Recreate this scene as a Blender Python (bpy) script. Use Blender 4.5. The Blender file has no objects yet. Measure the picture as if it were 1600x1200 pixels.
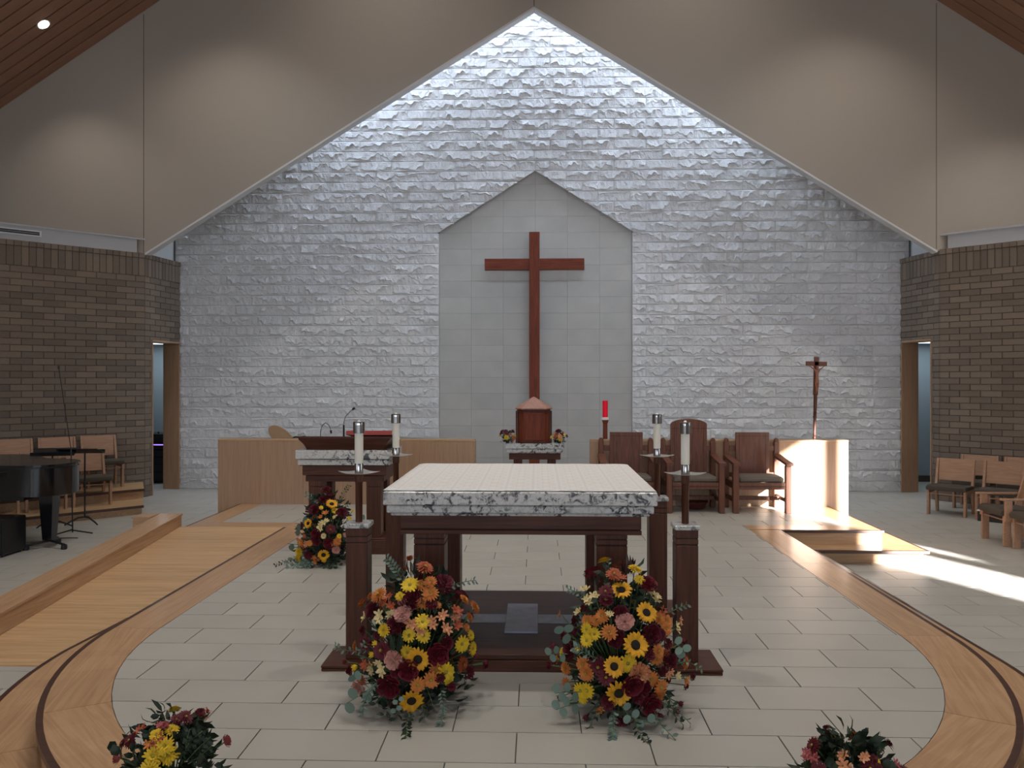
import bpy, bmesh, math, random
from mathutils import Vector, Matrix
PI = math.pi
SC = bpy.context.scene
COL = SC.collection
# ------------------------------------------------------------------ camera, light, exposure
cd = bpy.data.cameras.new('camera'); cam = bpy.data.objects.new('camera', cd); COL.objects.link(cam)
cam.location = (0, 0, 1.667)
cam.rotation_euler = (PI/2, 0, math.atan(39/1257))
cd.sensor_width = 36; cd.lens = 36*1257/1600; cd.shift_y = -6/1600; cd.clip_end = 200
SC.camera = cam
SC.view_settings.view_transform = 'Standard'; SC.view_settings.look = 'None'
SC.view_settings.gamma = 1; SC.view_settings.use_curve_mapping = False
SC.view_settings.exposure = 0.10
SC.cycles.use_denoising = True
SC.cycles.max_bounces = 6; SC.cycles.diffuse_bounces = 4
SC.cycles.sample_clamp_indirect = 4
w = bpy.data.worlds.new('world'); SC.world = w; w.use_nodes = True
w.node_tree.nodes['Background'].inputs[0].default_value = (.62, .74, .9, 1)
w.node_tree.nodes['Background'].inputs[1].default_value = 1.0

def lamp(name, kind, loc, direction, power, col, sx=1, sy=1, **kw):
    l = bpy.data.lights.new(name, kind); o = bpy.data.objects.new(name, l); COL.objects.link(o)
    o.location = loc; l.energy = power; l.color = col
    d = Vector(direction).normalized(); o.rotation_euler = d.to_track_quat('-Z', 'Y').to_euler()
    if kind == 'AREA': l.shape = 'RECTANGLE'; l.size = sx; l.size_y = sy
    for k, v in kw.items(): setattr(l, k, v)
    return o
EL = math.radians(15)
SUND = Vector((-.41*math.cos(EL), .912*math.cos(EL), -math.sin(EL)))
lamp('sun', 'SUN', (15, -10, 12), SUND, 46, (1, .97, .94), angle=.012)
# daylight through the roof window between gable wall and stone wall
for nm, x, z, ty, p, sx in (('ridge', -.05, 9.45, 0, 120, 2.6), ('left', -2.7, 7.9, -.555, 70, 4.0), ('right', 2.6, 7.9, .555, 76, 4.0)):
    o = lamp('roof_window_light_'+nm, 'AREA', (x, 14.02, z), (0, 0, -1), p, (.66, .80, 1), sx, .5)
    o.rotation_euler = (.16, ty, 0)
# unseen area fills added behind and beside the viewer to lift the hall
lamp('rear_fill_light', 'AREA', (0, -15.5, 3.4), (0, 1, -.03), 700, (.78, .88, 1), 12, 4)
lamp('left_fill_light', 'AREA', (-9.4, -2, 2.8), (1, .75, -.02), 190, (.88, .94, 1), 8, 3)
lamp('right_fill_light', 'AREA', (9.4, 4.0, 2.8), (-1, .2, 0), 110, (.88, .94, 1), 5, 3)
# added fill spots, without fixtures, that brighten the niche and nearby stone
for x, tx, p in ((3.2, -.9, 420), (-3.6, 1.2, 260), (.6, 3.4, 260), (-.6, -3.4, 260)):
    d = Vector((tx-x, 14.5-7.2, 1.9-9.9))
    lamp('niche_fill_spot', 'SPOT', (x, 7.2, 9.9), d, p, (.66, .82, 1), spot_size=math.radians(50), spot_blend=.9, shadow_soft_size=.22)
# recessed lamps in the sloping ceiling
for x, y in ((-7.719, 12.358), (-5.1, 11.68), (-2.4, 11.68), (2.3, 11.68), (5.0, 11.68), (7.6, 11.68), (-2.0, 6.5), (1.9, 6.5), (-2.0, 2.5), (1.9, 2.5)):
    lamp('downlight', 'SPOT', (x, y, 12.26-.655*abs(x+.05)-.12), (0, .02 if y > 10 else 0, -1), (58 if x < -7 else 185) if y > 10 else 560, (1, .95, .88), spot_size=math.radians(104), spot_blend=.75, shadow_soft_size=.12)

# ------------------------------------------------------------------ node materials
def mat(name, base, rough=.5, metal=0., bump=None, vary=None, grain=None, spec=.5, coat=0., rand=0., emit=None):
    """vary=(scale, colour2, amount); grain=(axis scale xyz, colour2); bump=(scale, strength, distance)"""
    m = bpy.data.materials.new(name); m.use_nodes = True
    nt = m.node_tree; N = nt.nodes; L = nt.links; b = N['Principled BSDF']
    b.inputs['Roughness'].default_value = rough; b.inputs['Metallic'].default_value = metal
    b.inputs['Specular IOR Level'].default_value = spec; b.inputs['Coat Weight'].default_value = coat
    b.inputs['Coat Roughness'].default_value = .15
    tc = N.new('ShaderNodeTexCoord')
    src = None
    def mixc(a, c2, fac):
        x = N.new('ShaderNodeMix'); x.data_type = 'RGBA'
        if isinstance(a, tuple): x.inputs[6].default_value = (*a, 1)
        else: L.new(a, x.inputs[6])
        x.inputs[7].default_value = (*c2, 1)
        L.new(fac, x.inputs[0]); return x.outputs[2]
    cur = base
    oi = N.new('ShaderNodeObjectInfo')
    off = N.new('ShaderNodeVectorMath'); off.operation = 'SCALE'; off.inputs[0].default_value = (7.3, 5.1, 9.7)
    L.new(oi.outputs['Random'], off.inputs['Scale'])
    add = N.new('ShaderNodeVectorMath'); add.operation = 'ADD'
    L.new(tc.outputs['Object'], add.inputs[0]); L.new(off.outputs[0], add.inputs[1])
    vec = add.outputs[0]
    if grain:
        mp = N.new('ShaderNodeMapping'); mp.inputs['Scale'].default_value = grain[0]; L.new(vec, mp.inputs[0])
        n = N.new('ShaderNodeTexNoise'); n.inputs['Scale'].default_value = 1; n.inputs['Detail'].default_value = 5
        n.inputs['Distortion'].default_value = 1.2; L.new(mp.outputs[0], n.inputs[0])
        r = N.new('ShaderNodeMapRange'); r.inputs[1].default_value = .35; r.inputs[2].default_value = .68
        L.new(n.outputs[0], r.inputs[0]); cur = mixc(cur, grain[1], r.outputs[0]); src = n.outputs[0]
    if vary:
        n = N.new('ShaderNodeTexNoise'); n.inputs['Scale'].default_value = vary[0]; n.inputs['Detail'].default_value = 4
        L.new(vec, n.inputs[0])
        r = N.new('ShaderNodeMapRange'); r.inputs[1].default_value = .3; r.inputs[2].default_value = .7; r.inputs[4].default_value = vary[2]
        L.new(n.outputs[0], r.inputs[0]); cur = mixc(cur, vary[1], r.outputs[0])
    if rand:
        g = N.new('ShaderNodeNewGeometry'); s = N.new('ShaderNodeMath'); s.operation = 'ADD'
        L.new(oi.outputs['Random'], s.inputs[0]); L.new(g.outputs['Random Per Island'], s.inputs[1])
        f = N.new('ShaderNodeMath'); f.operation = 'FRACT'; L.new(s.outputs[0], f.inputs[0])
        r = N.new('ShaderNodeMapRange'); r.inputs[3].default_value = 1-rand; r.inputs[4].default_value = 1+rand
        L.new(f.outputs[0], r.inputs[0])
        hs = N.new('ShaderNodeHueSaturation'); L.new(r.outputs[0], hs.inputs['Value'])
        if isinstance(cur, tuple): hs.inputs['Color'].default_value = (*cur, 1)
        else: L.new(cur, hs.inputs['Color'])
        cur = hs.outputs[0]
    if isinstance(cur, tuple): b.inputs['Base Color'].default_value = (*cur, 1)
    else: L.new(cur, b.inputs['Base Color'])
    if bump:
        n = N.new('ShaderNodeTexNoise'); n.inputs['Scale'].default_value = bump[0]; n.inputs['Detail'].default_value = 6
        L.new(vec, n.inputs[0]); bp = N.new('ShaderNodeBump'); bp.inputs['Strength'].default_value = bump[1]
        bp.inputs['Distance'].default_value = bump[2]; L.new(n.outputs[0], bp.inputs['Height']); L.new(bp.outputs[0], b.inputs['Normal'])
    if emit: b.inputs['Emission Color'].default_value = (*emit[0], 1); b.inputs['Emission Strength'].default_value = emit[1]
    return m
M = {}
M['stone'] = mat('split_face_limestone', (.70, .695, .70), .9, vary=(2.5, (.60, .595, .605), .6), bump=(38, .7, .012), rand=.05)
M['stone_back'] = mat('stone_mortar', (.40, .39, .38), .95)
M['niche'] = mat('honed_limestone', (.49, .475, .45), .5, vary=(2.2, (.42, .41, .39), .9), rand=.025)
M['grout'] = mat('grout', (.10, .097, .093), .9)
M['niche_grout'] = mat('niche_grout', (.20, .20, .19), .9)
M['brick'] = mat('brown_brick', (.20, .153, .115), .9, vary=(60, (.155, .12, .092), .6), bump=(120, .4, .003), rand=.2)
M['mortar'] = mat('brick_mortar', (.085, .068, .055), .95)
M['gyp'] = mat('beige_plaster', (.40, .35, .30), .85, bump=(90, .06, .002))
M['white'] = mat('white_paint', (.66, .66, .66), .7)
M['bulk'] = mat('light_grey_paint', (.43, .43, .44), .8)
M['slot'] = mat('vent_slot_black', (.015, .016, .022), .6)
M['ceil'] = mat('cedar_board', (.30, .155, .095), .6, grain=((2, 12, 2), (.27, .135, .082)), rand=.08)
M['ceil_back'] = mat('ceiling_gap', (.03, .018, .012), .9)
M['tile'] = mat('porcelain_tile', (.445, .434, .395), .38, vary=(2.0, (.385, .375, .34), .8), rand=.035)
M['tile_far'] = mat('porcelain_tile_distant', (.44, .41, .37), .4)
def oak(name, sc, c=(.53, .335, .19), c2=(.40, .235, .125), r=.35, rand=.07):
    return mat(name, c, r, grain=(sc, c2), rand=rand, bump=(60, .03, .001), coat=.15)
M['oakX'] = oak('oak_grain_across', (1.6, 30, 30)); M['oakY'] = oak('oak_grain_lengthwise', (30, 1.6, 30))
M['oakR'] = oak('oak_ramp_grain', (1.4, 26, 26), (.60, .40, .22), (.46, .28, .14), .4)
M['oakZ'] = oak('oak_grain_upright', (38, 38, 1.5), (.42, .26, .155), (.34, .20, .115), .45, .02)
M['oakchair'] = oak('oak_chair_wood', (3, 40, 40), (.46, .27, .17), (.36, .20, .12), .45, .05)
M['nosing'] = mat('walnut_nosing', (.075, .035, .022), .4, grain=((4, 40, 40), (.05, .02, .014)), coat=.2)
M['mahog'] = mat('dark_cherry_upright', (.105, .034, .017), .45, grain=((40, 40, 2.2), (.058, .017, .009)), coat=.04, spec=.28)
M['mahogX'] = mat('dark_cherry_level', (.105, .034, .017), .45, grain=((2.2, 40, 40), (.058, .017, .009)), coat=.04, spec=.28)
M['cherry'] = mat('red_cherry', (.215, .048, .022), .5, grain=((40, 40, 2), (.12, .026, .012)), spec=.25)
M['cherryX'] = mat('red_cherry_level', (.215, .048, .022), .5, grain=((2, 40, 40), (.12, .026, .012)), spec=.25)
M['roofwood'] = mat('tabernacle_roof_wood', (.36, .16, .09), .35, grain=((30, 30, 3), (.28, .11, .06)), coat=.3)
M['chairwood'] = mat('walnut_chair_wood', (.17, .062, .034), .42, grain=((30, 30, 3), (.10, .034, .018)), coat=.06, spec=.35)
M['groove'] = mat('dark_groove', (.015, .008, .005), .8)
M['cushion'] = mat('brown_grey_cushion', (.135, .115, .095), .95, bump=(300, .3, .002))
M['cushion_dark'] = mat('dark_brown_seat_cloth', (.068, .055, .042), .95, bump=(300, .3, .002))
M['black'] = mat('black_satin', (.008, .008, .010), .35); M['black_gloss'] = mat('black_lacquer', (.004, .004, .006), .12, coat=.5)
M['chrome'] = mat('polished_nickel', (.36, .34, .33), .16, 1.0)
M['pewter'] = mat('brushed_pewter_dish', (.62, .60, .56), .32, .8)
M['wax'] = mat('ivory_wax', (.86, .83, .74), .45); M['wax'].node_tree.nodes['Principled BSDF'].inputs['Subsurface Weight'].default_value = .25
M['flame_glass'] = mat('clear_follower_rim', (.9, .88, .8), .2)
M['redglass'] = mat('red_glass', (.55, .004, .02), .15, emit=((.8, .0, .02), .22))
M['redbook'] = mat('red_leather', (.36, .045, .035), .5)
M['paper'] = mat('white_paper', (.8, .8, .78), .8)
M['tan'] = mat('tan_rawhide', (.36, .24, .14), .6, vary=(8, (.28, .18, .10), .6))
M['basket'] = mat('dark_red_wicker', (.10, .025, .02), .5, bump=(90, .5, .004))
M['roomwall'] = mat('blue_grey_paint', (.36, .42, .46), .8)
M['led'] = mat('purple_led', (.2, .1, .6), .4, emit=((.45, .25, 1), 1.2))
M['lampglow'] = mat('lamp_glow', (1, 1, 1), .4, emit=((1, .97, .95), 14))
M['panelglow'] = mat('ceiling_panel_glow', (1, 1, 1), .4, emit=((.8, .92, 1), 1.6))
M['bronze'] = mat('carved_brown_wood', (.26, .10, .055), .45)

def granite(name):
    m = bpy.data.materials.new(name); m.use_nodes = True; nt = m.node_tree; N = nt.nodes; L = nt.links; b = N['Principled BSDF']
    tc = N.new('ShaderNodeTexCoord'); n1 = N.new('ShaderNodeTexNoise'); n1.inputs['Scale'].default_value = 19; n1.inputs['Detail'].default_value = 9; n1.inputs['Roughness'].default_value = .68; n1.inputs['Distortion'].default_value = .9
    L.new(tc.outputs['Object'], n1.inputs[0])
    r1 = N.new('ShaderNodeValToRGB'); e = r1.color_ramp.elements
    e[0].position = .425; e[0].color = (.06, .062, .07, 1); e[1].position = .47; e[1].color = (.34, .335, .33, 1)
    x = e.new(.50); x.color = (.58, .57, .555, 1); x = e.new(.7); x.color = (.68, .67, .65, 1)
    L.new(n1.outputs[0], r1.inputs[0])
    n2 = N.new('ShaderNodeTexNoise'); n2.inputs['Scale'].default_value = 5; n2.inputs['Detail'].default_value = 3; L.new(tc.outputs['Object'], n2.inputs[0])
    r2 = N.new('ShaderNodeMapRange'); r2.inputs[1].default_value = .33; r2.inputs[2].default_value = .52; L.new(n2.outputs[0], r2.inputs[0])
    mx = N.new('ShaderNodeMix'); mx.data_type = 'RGBA'; mx.inputs[6].default_value = (.60, .59, .57, 1); L.new(r2.outputs[0], mx.inputs[0]); L.new(r1.outputs[0], mx.inputs[7])
    n3 = N.new('ShaderNodeTexNoise'); n3.inputs['Scale'].default_value = 60; n3.inputs['Detail'].default_value = 3; L.new(tc.outputs['Object'], n3.inputs[0])
    r3 = N.new('ShaderNodeMapRange'); r3.inputs[1].default_value = .35; r3.inputs[2].default_value = .5; r3.inputs[3].default_value = .8; L.new(n3.outputs[0], r3.inputs[0])
    m2 = N.new('ShaderNodeMix'); m2.data_type = 'RGBA'; m2.blend_type = 'MULTIPLY'; m2.inputs[0].default_value = 1; L.new(mx.outputs[2], m2.inputs[6]); L.new(r3.outputs[0], m2.inputs[7])
    L.new(m2.outputs[2], b.inputs['Base Color']); b.inputs['Roughness'].default_value = .25
    return m
M['granite'] = granite('white_granite')
M['inlay'] = mat('blue_grey_marble', (.50, .55, .66), .3, vary=(14, (.30, .34, .42), .8))
def cloth_mat():
    m = bpy.data.materials.new('white_patterned_cloth'); m.use_nodes = True; nt = m.node_tree; N = nt.nodes; L = nt.links; b = N['Principled BSDF']
    tc = N.new('ShaderNodeTexCoord'); sp = N.new('ShaderNodeSeparateXYZ'); L.new(tc.outputs['Object'], sp.inputs[0])
    def mt(op, a, bb=None):
        x = N.new('ShaderNodeMath'); x.operation = op
        for i, v in enumerate((a, bb)):
            if v is None: continue
            if isinstance(v, (int, float)): x.inputs[i].default_value = v
            else: L.new(v, x.inputs[i])
        return x.outputs[0]
    def cell(v): return mt('SUBTRACT', mt('FRACT', mt('DIVIDE', mt('ADD', v, 10), .155)), .5)
    u, v = cell(sp.outputs[0]), cell(sp.outputs[1])
    au, av = mt('ABSOLUTE', u), mt('ABSOLUTE', v)
    lines = mt('GREATER_THAN', mt('MAXIMUM', au, av), .455)
    r = mt('SQRT', mt('ADD', mt('MULTIPLY', u, u), mt('MULTIPLY', v, v)))
    ring = mt('LESS_THAN', mt('ABSOLUTE', mt('SUBTRACT', r, .33)), .035)
    ring2 = mt('LESS_THAN', mt('ABSOLUTE', mt('SUBTRACT', mt('MINIMUM', au, av), .12)), .02)
    f = mt('MAXIMUM', mt('MULTIPLY', lines, .8), mt('MULTIPLY', mt('MAXIMUM', ring, ring2), .9))
    mx = N.new('ShaderNodeMix'); mx.data_type = 'RGBA'; mx.inputs[6].default_value = (.80, .79, .77, 1); mx.inputs[7].default_value = (.70, .70, .71, 1)
    L.new(f, mx.inputs[0]); L.new(mx.outputs[2], b.inputs['Base Color']); b.inputs['Roughness'].default_value = .8
    bp = N.new('ShaderNodeBump'); bp.inputs['Strength'].default_value = .25; bp.inputs['Distance'].default_value = .002; L.new(f, bp.inputs['Height']); L.new(bp.outputs[0], b.inputs['Normal'])
    return m
M['cloth'] = cloth_mat()

# ------------------------------------------------------------------ mesh helpers
class MB:
    def __init__(s): s.v = []; s.f = []; s.m = []; s.mi = 0
    def add(s, vs, fs):
        o = len(s.v); s.v += [tuple(x) for x in vs]
        for f in fs: s.f.append([i+o for i in f]); s.m.append(s.mi)
        return s
    def box(s, x0, y0, z0, x1, y1, z1, b=0.):
        if b <= 0:
            return s.add([(x0,y0,z0),(x1,y0,z0),(x1,y1,z0),(x0,y1,z0),(x0,y0,z1),(x1,y0,z1),(x1,y1,z1),(x0,y1,z1)],
                [(0,3,2,1),(4,5,6,7),(0,1,5,4),(1,2,6,5),(2,3,7,6),(3,0,4,7)])
        b = min(b, (x1-x0)*.49, (y1-y0)*.49, (z1-z0)*.49)
        vs = []; ix = {}
        for cx in (0, 1):
            for cy in (0, 1):
                for cz in (0, 1):
                    for k in range(3):
                        p = [x0 if cx == 0 else x1, y0 if cy == 0 else y1, z0 if cz == 0 else z1]
                        for a, c in enumerate((cx, cy, cz)):
                            if a != k: p[a] += b if c == 0 else -b
                        ix[cx, cy, cz, k] = len(vs); vs.append(p)
        fs = []
        q = [(0,0),(1,0),(1,1),(0,1)]
        for c in (0, 1):
            A = [ix[c, a, d, 0] for a, d in q]; fs.append(A if c else A[::-1])
            A = [ix[a, c, d, 1] for a, d in q]; fs.append(A[::-1] if c else A)
            A = [ix[a, d, c, 2] for a, d in q]; fs.append(A if c else A[::-1])
        for a in (0, 1):
            for d in (0, 1):
                f = [ix[a,d,0,0], ix[a,d,1,0], ix[a,d,1,1], ix[a,d,0,1]]; fs.append(f if a == d else f[::-1])
                f = [ix[a,0,d,0], ix[a,0,d,2], ix[a,1,d,2], ix[a,1,d,0]]; fs.append(f if a == d else f[::-1])
                f = [ix[0,a,d,1], ix[1,a,d,1], ix[1,a,d,2], ix[0,a,d,2]]; fs.append(f if a == d else f[::-1])
        for a in (0, 1):
            for c in (0, 1):
                for d in (0, 1):
                    f = [ix[a,c,d,0], ix[a,c,d,1], ix[a,c,d,2]]; fs.append(f if (a+c+d) % 2 else f[::-1])
        return s.add(vs, fs)
    def prism(s, poly, z0, z1, inset=0.):
        n = len(poly)
        ar = sum(poly[i][0]*poly[(i+1) % n][1]-poly[(i+1) % n][0]*poly[i][1] for i in range(n))
        if ar < 0: poly = poly[::-1]
        vs = [(p[0], p[1], z0) for p in poly]+[(p[0], p[1], z1) for p in poly]
        fs = [list(range(n))[::-1], list(range(n, 2*n))]+[(i, (i+1) % n, n+(i+1) % n, n+i) for i in range(n)]
        return s.add(vs, fs)
    def prismY(s, poly, y0, y1):           # poly in x,z extruded along y
        n = len(poly)
        vs = [(p[0], y0, p[1]) for p in poly]+[(p[0], y1, p[1]) for p in poly]
        return s.add(vs, [list(range(n)), list(range(n, 2*n))[::-1]]+[(i, n+i, n+(i+1) % n, (i+1) % n) for i in range(n)])
    def lathe(s, prof, c=(0, 0), n=16, sq=None):
        vs = []
        for r, z in prof:
            for i in range(n):
                a = 2*PI*i/n; vs.append((c[0]+r*math.cos(a), c[1]+r*math.sin(a), z))
        k = len(prof)
        fs = [(j*n+i, j*n+(i+1) % n, (j+1)*n+(i+1) % n, (j+1)*n+i) for j in range(k-1) for i in range(n)]
        fs += [list(range(n))[::-1], [(k-1)*n+i for i in range(n)]]
        return s.add(vs, fs)
    def tube(s, pts, r, n=8):
        pts = [Vector(p) for p in pts]; rs = r if isinstance(r, (list, tuple)) else [r]*len(pts)
        vs = []; up = Vector((0, 0, 1))
        for i, p in enumerate(pts):
            d = (pts[min(i+1, len(pts)-1)]-pts[max(i-1, 0)]).normalized()
            a = d.cross(up if abs(d.z) < .95 else Vector((0, 1, 0))).normalized(); c = d.cross(a)
            for k in range(n):
                t = 2*PI*k/n; vs.append(p+a*math.cos(t)*rs[i]+c*math.sin(t)*rs[i])
        fs = [(j*n+i, j*n+(i+1) % n, (j+1)*n+(i+1) % n, (j+1)*n+i) for j in range(len(pts)-1) for i in range(n)]
        fs += [list(range(n)), [(len(pts)-1)*n+i for i in range(n)][::-1]]
        return s.add(vs, fs)
    def mesh(s, name, mats, smooth=False):
        me = bpy.data.meshes.new(name); me.from_pydata(s.v, [], s.f)
        for m in (mats if isinstance(mats, list) else [mats]): me.materials.append(M[m] if isinstance(m, str) else m)
        me.polygons.foreach_set('material_index', s.m)
        if smooth: me.polygons.foreach_set('use_smooth', [True]*len(s.f))
        me.update()
        if smooth:
            try: me.set_sharp_from_angle(angle=math.radians(38))
            except Exception: pass
        return me
    def obj(s, name, mats, parent=None, smooth=False, **kw):
        return put(name, s.mesh(name, mats, smooth), parent, **kw)
def put(name, me, parent=None, loc=None, rot=None, kind=None, label=None):
    o = bpy.data.objects.new(name, me); COL.objects.link(o)
    if parent: o.parent = parent
    if loc is not None: o.location = loc
    if rot is not None: o.rotation_euler = rot
    if kind: o['kind'] = kind
    if label: o['label'] = label
    return o
def thing(name, label, cat, loc=(0, 0, 0), rz=0., group=None):
    o = bpy.data.objects.new(name, None); COL.objects.link(o); o.empty_display_size = .1
    o.location = loc; o.rotation_euler = (0, 0, rz); o['label'] = label; o['category'] = cat
    if group: o['group'] = group
    return o
def tag(o, label, cat, group=None):
    o['label'] = label; o['category'] = cat
    if group: o['group'] = group
    return o
def struct(o, label=None):
    o['kind'] = 'structure'
    if label: o['label'] = label
    return o
def dup(root, loc, rz=None, label=None):
    r = root.copy(); COL.objects.link(r); r.location = loc
    if rz is not None: r.rotation_euler = (0, 0, rz)
    if label: r['label'] = label
    for ch in list(root.children):
        c = ch.copy(); COL.objects.link(c); c.parent = r
        for g in list(ch.children):
            d = g.copy(); COL.objects.link(d); d.parent = c
    return r
def clip_poly(poly, a, b, c):              # keep a*x+b*y<=c
    out = []
    for i in range(len(poly)):
        p, q = poly[i], poly[(i+1) % len(poly)]
        fp, fq = a*p[0]+b*p[1]-c, a*q[0]+b*q[1]-c
        if fp <= 0: out.append(p)
        if (fp < 0) != (fq < 0) and fp != fq:
            t = fp/(fp-fq); out.append((p[0]+(q[0]-p[0])*t, p[1]+(q[1]-p[1])*t))
    return out
def clip_convex(poly, conv):               # conv is counter-clockwise
    for i in range(len(conv)):
        (x0, y0), (x1, y1) = conv[i], conv[(i+1) % len(conv)]
        a, b = (y1-y0), -(x1-x0)
        poly = clip_poly(poly, a, b, a*x0+b*y0)
        if len(poly) < 3: return []
    return poly
def area(p): return abs(sum(p[i][0]*p[(i+1) % len(p)][1]-p[(i+1) % len(p)][0]*p[i][1] for i in range(len(p))))/2

# ------------------------------------------------------------------ layout constants (metres)
NZ = -.32                    # nave floor level, platform is 0
CX, CY, RI, RO, RT = -.08, 5.33, 2.45, 2.79, 3.12
YB0, YB1 = 9.04, 9.324       # front border of the wide back part
XL, XR = -4.01, 3.85         # sides of the wide back part
YEND = 10.98
WY = 14.55                   # stone wall face
GY = 13.45                   # gable wall face
HW = 9.6                     # half width of hall
BT = 3.82                    # brick top

# ------------------------------------------------------------------ floors
def arc(r, a0, a1, n): return [(CX+r*math.cos(a0+(a1-a0)*i/n), CY+r*math.sin(a0+(a1-a0)*i/n)) for i in range(n+1)]
front_inner = arc(RI, PI, 2*PI, 40)+[(CX+RI, YB1), (CX-RI, YB1)]
back_inner = [(XL+.31, YB1), (XR-.31, YB1), (XR-.31, YEND), (XL+.31, YEND)]
TW, TH_, G = .612, .3065, .0029
def tile_rows(y0, y1, ybase, xbase, x0, x1):
    k = math.floor((y0-ybase)/TH_)
    while ybase+k*TH_ < y1:
        ya = ybase+k*TH_; xb = xbase+(.306 if k % 2 else 0)
        j = math.floor((x0-xb)/TW)
        while xb+j*TW < x1:
            xa = xb+j*TW
            yield [(xa+G, ya+G), (xa+TW-G, ya+G), (xa+TW-G, ya+TH_-G), (xa+G, ya+TH_-G)], xa, ya
            j += 1
        k += 1
full_tile = MB().box(G-TW/2, G-TH_/2, -.008, TW/2-G, TH_/2-G, 0, .0012).mesh('tile', 'tile')
def place_tile(p, xa, ya, z, parent):
    if abs(area(p)-(TW-2*G)*(TH_-2*G)) < 1e-6: return put('tile', full_tile, parent, (xa+TW/2, ya+TH_/2, z))
    return MB().prism(p, z-.008, z).obj('tile', 'tile', parent)
plat = MB()
plat.prism(arc(RO-.03, PI, 2*PI, 40)+[(CX+RO-.03, YB0+.1), (CX-RO+.03, YB0+.1)], NZ, -.009)
plat.box(XL+.03, YB0+.03, NZ, XR-.03, YEND, -.009)
platform = struct(plat.obj('platform_floor', 'grout'), 'raised altar platform tiled in pale stone with an oak border')
for reg, y0, y1 in ((front_inner, CY-RI, YB1), (back_inner, YB1, YEND)):
    for p, xa, ya in tile_rows(y0, y1, 4.42+TH_, 1.435+.306, -4.5, 4.5):
        q = clip_convex(p, reg)
        if len(q) >= 3 and area(q) > .0002: place_tile(q, xa, ya, 0, platform)
# oak border boards and walnut nosings of platform and lower tread
def band(r0, r1, a0, a1, n, z0, z1, mb=None):
    mb = mb or MB()
    for i in range(n):
        p = arc(r0, a0+(a1-a0)*i/n, a0+(a1-a0)*(i+1)/n, 1); q = arc(r1, a0+(a1-a0)*i/n, a0+(a1-a0)*(i+1)/n, 1)
        mb.prism([q[0], q[1], p[1], p[0]], z0, z1)
    return mb
def radial_oak(name, ang):
    # grain runs along the tangent of the board
    m = M['oakX'].copy(); m.name = name
    for n in m.node_tree.nodes:
        if n.type == 'MAPPING':
            n.vector_type = 'TEXTURE'; n.inputs['Scale'].default_value = (1/1.6, 1/30, 1/30); n.inputs['Rotation'].default_value = (0, 0, ang)
    return m
NS = 6
for i in range(NS):
    a0, a1 = PI+PI*i/NS, PI+PI*(i+1)/NS; am = (a0+a1)/2
    m = radial_oak('oak_curved_board', am+PI/2)
    band(RI+.003, RO-.032, a0+.0007, a1-.0007, 12, -.02, .001).obj('border_board', m, platform)
    band(RO-.032, RO, a0, a1, 12, -.03, .001).obj('nosing', 'nosing', platform)
    band(RO-.10, RO-.022, a0, a1, 12, -.16, -.03).obj('riser_board', m, platform)
for s in (-1, 1):
    xa, xb = sorted((CX+s*(RI+.003), CX+s*(RO-.032)))
    for y0, y1 in ((CY, 7.4), (7.402, YB0+.001 if s > 0 else YB1)):
        MB().box(xa, y0+.001, -.02, xb, y1, .001).obj('border_board', 'oakY', platform)
    xc, xd = sorted((CX+s*(RO-.032), CX+s*RO))
    MB().box(xc, CY, -.03, xd, YB0, .001).obj('nosing', 'nosing', platform)
    xc, xd = sorted((CX+s*(RO-.1), CX+s*(RO-.022)))
    MB().box(xc, CY, -.16, xd, YB0+.03, -.03).obj('riser_board', 'oakY', platform)
MB().box(CX+RI+.003, YB0+.032, -.02, XR-.03, YB1-.002, .001).obj('border_board', 'oakX', platform)
MB().box(CX+RO-.03, YB0, -.032, XR, YB0+.031, .001, .003).obj('nosing', 'nosing', platform)
MB().box(CX+RO-.03, YB0+.02, -.16, XR-.02, YB0+.05, -.032).obj('riser_board', 'oakX', platform)
MB().box(XL+.03, YB0, -.02, CX-RO+.03, YB1-.002, .001).obj('border_board', 'oakX', platform)
MB().box(XR-.308, YB1, -.02, XR-.03, YEND, .001).obj('border_board', 'oakY', platform)
MB().box(XR-.03, YB0+.031, -.032, XR, YEND, .001, .003).obj('nosing', 'nosing', platform)
MB().box(XL+.03, YB1, -.02, XL+.308, YEND, .001).obj('border_board', 'oakY', platform)
MB().box(XL, YB0, -.032, XL+.03, YEND, .001, .003).obj('nosing', 'nosing', platform)
MB().box(XR-.05, YB0+.03, NZ, XR-.02, YEND, -.032).obj('riser_board', 'oakY', platform)
MB().box(XL+.02, YB0+.03, NZ, XL+.05, YEND, -.032).obj('riser_board', 'oakY', platform)
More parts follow.
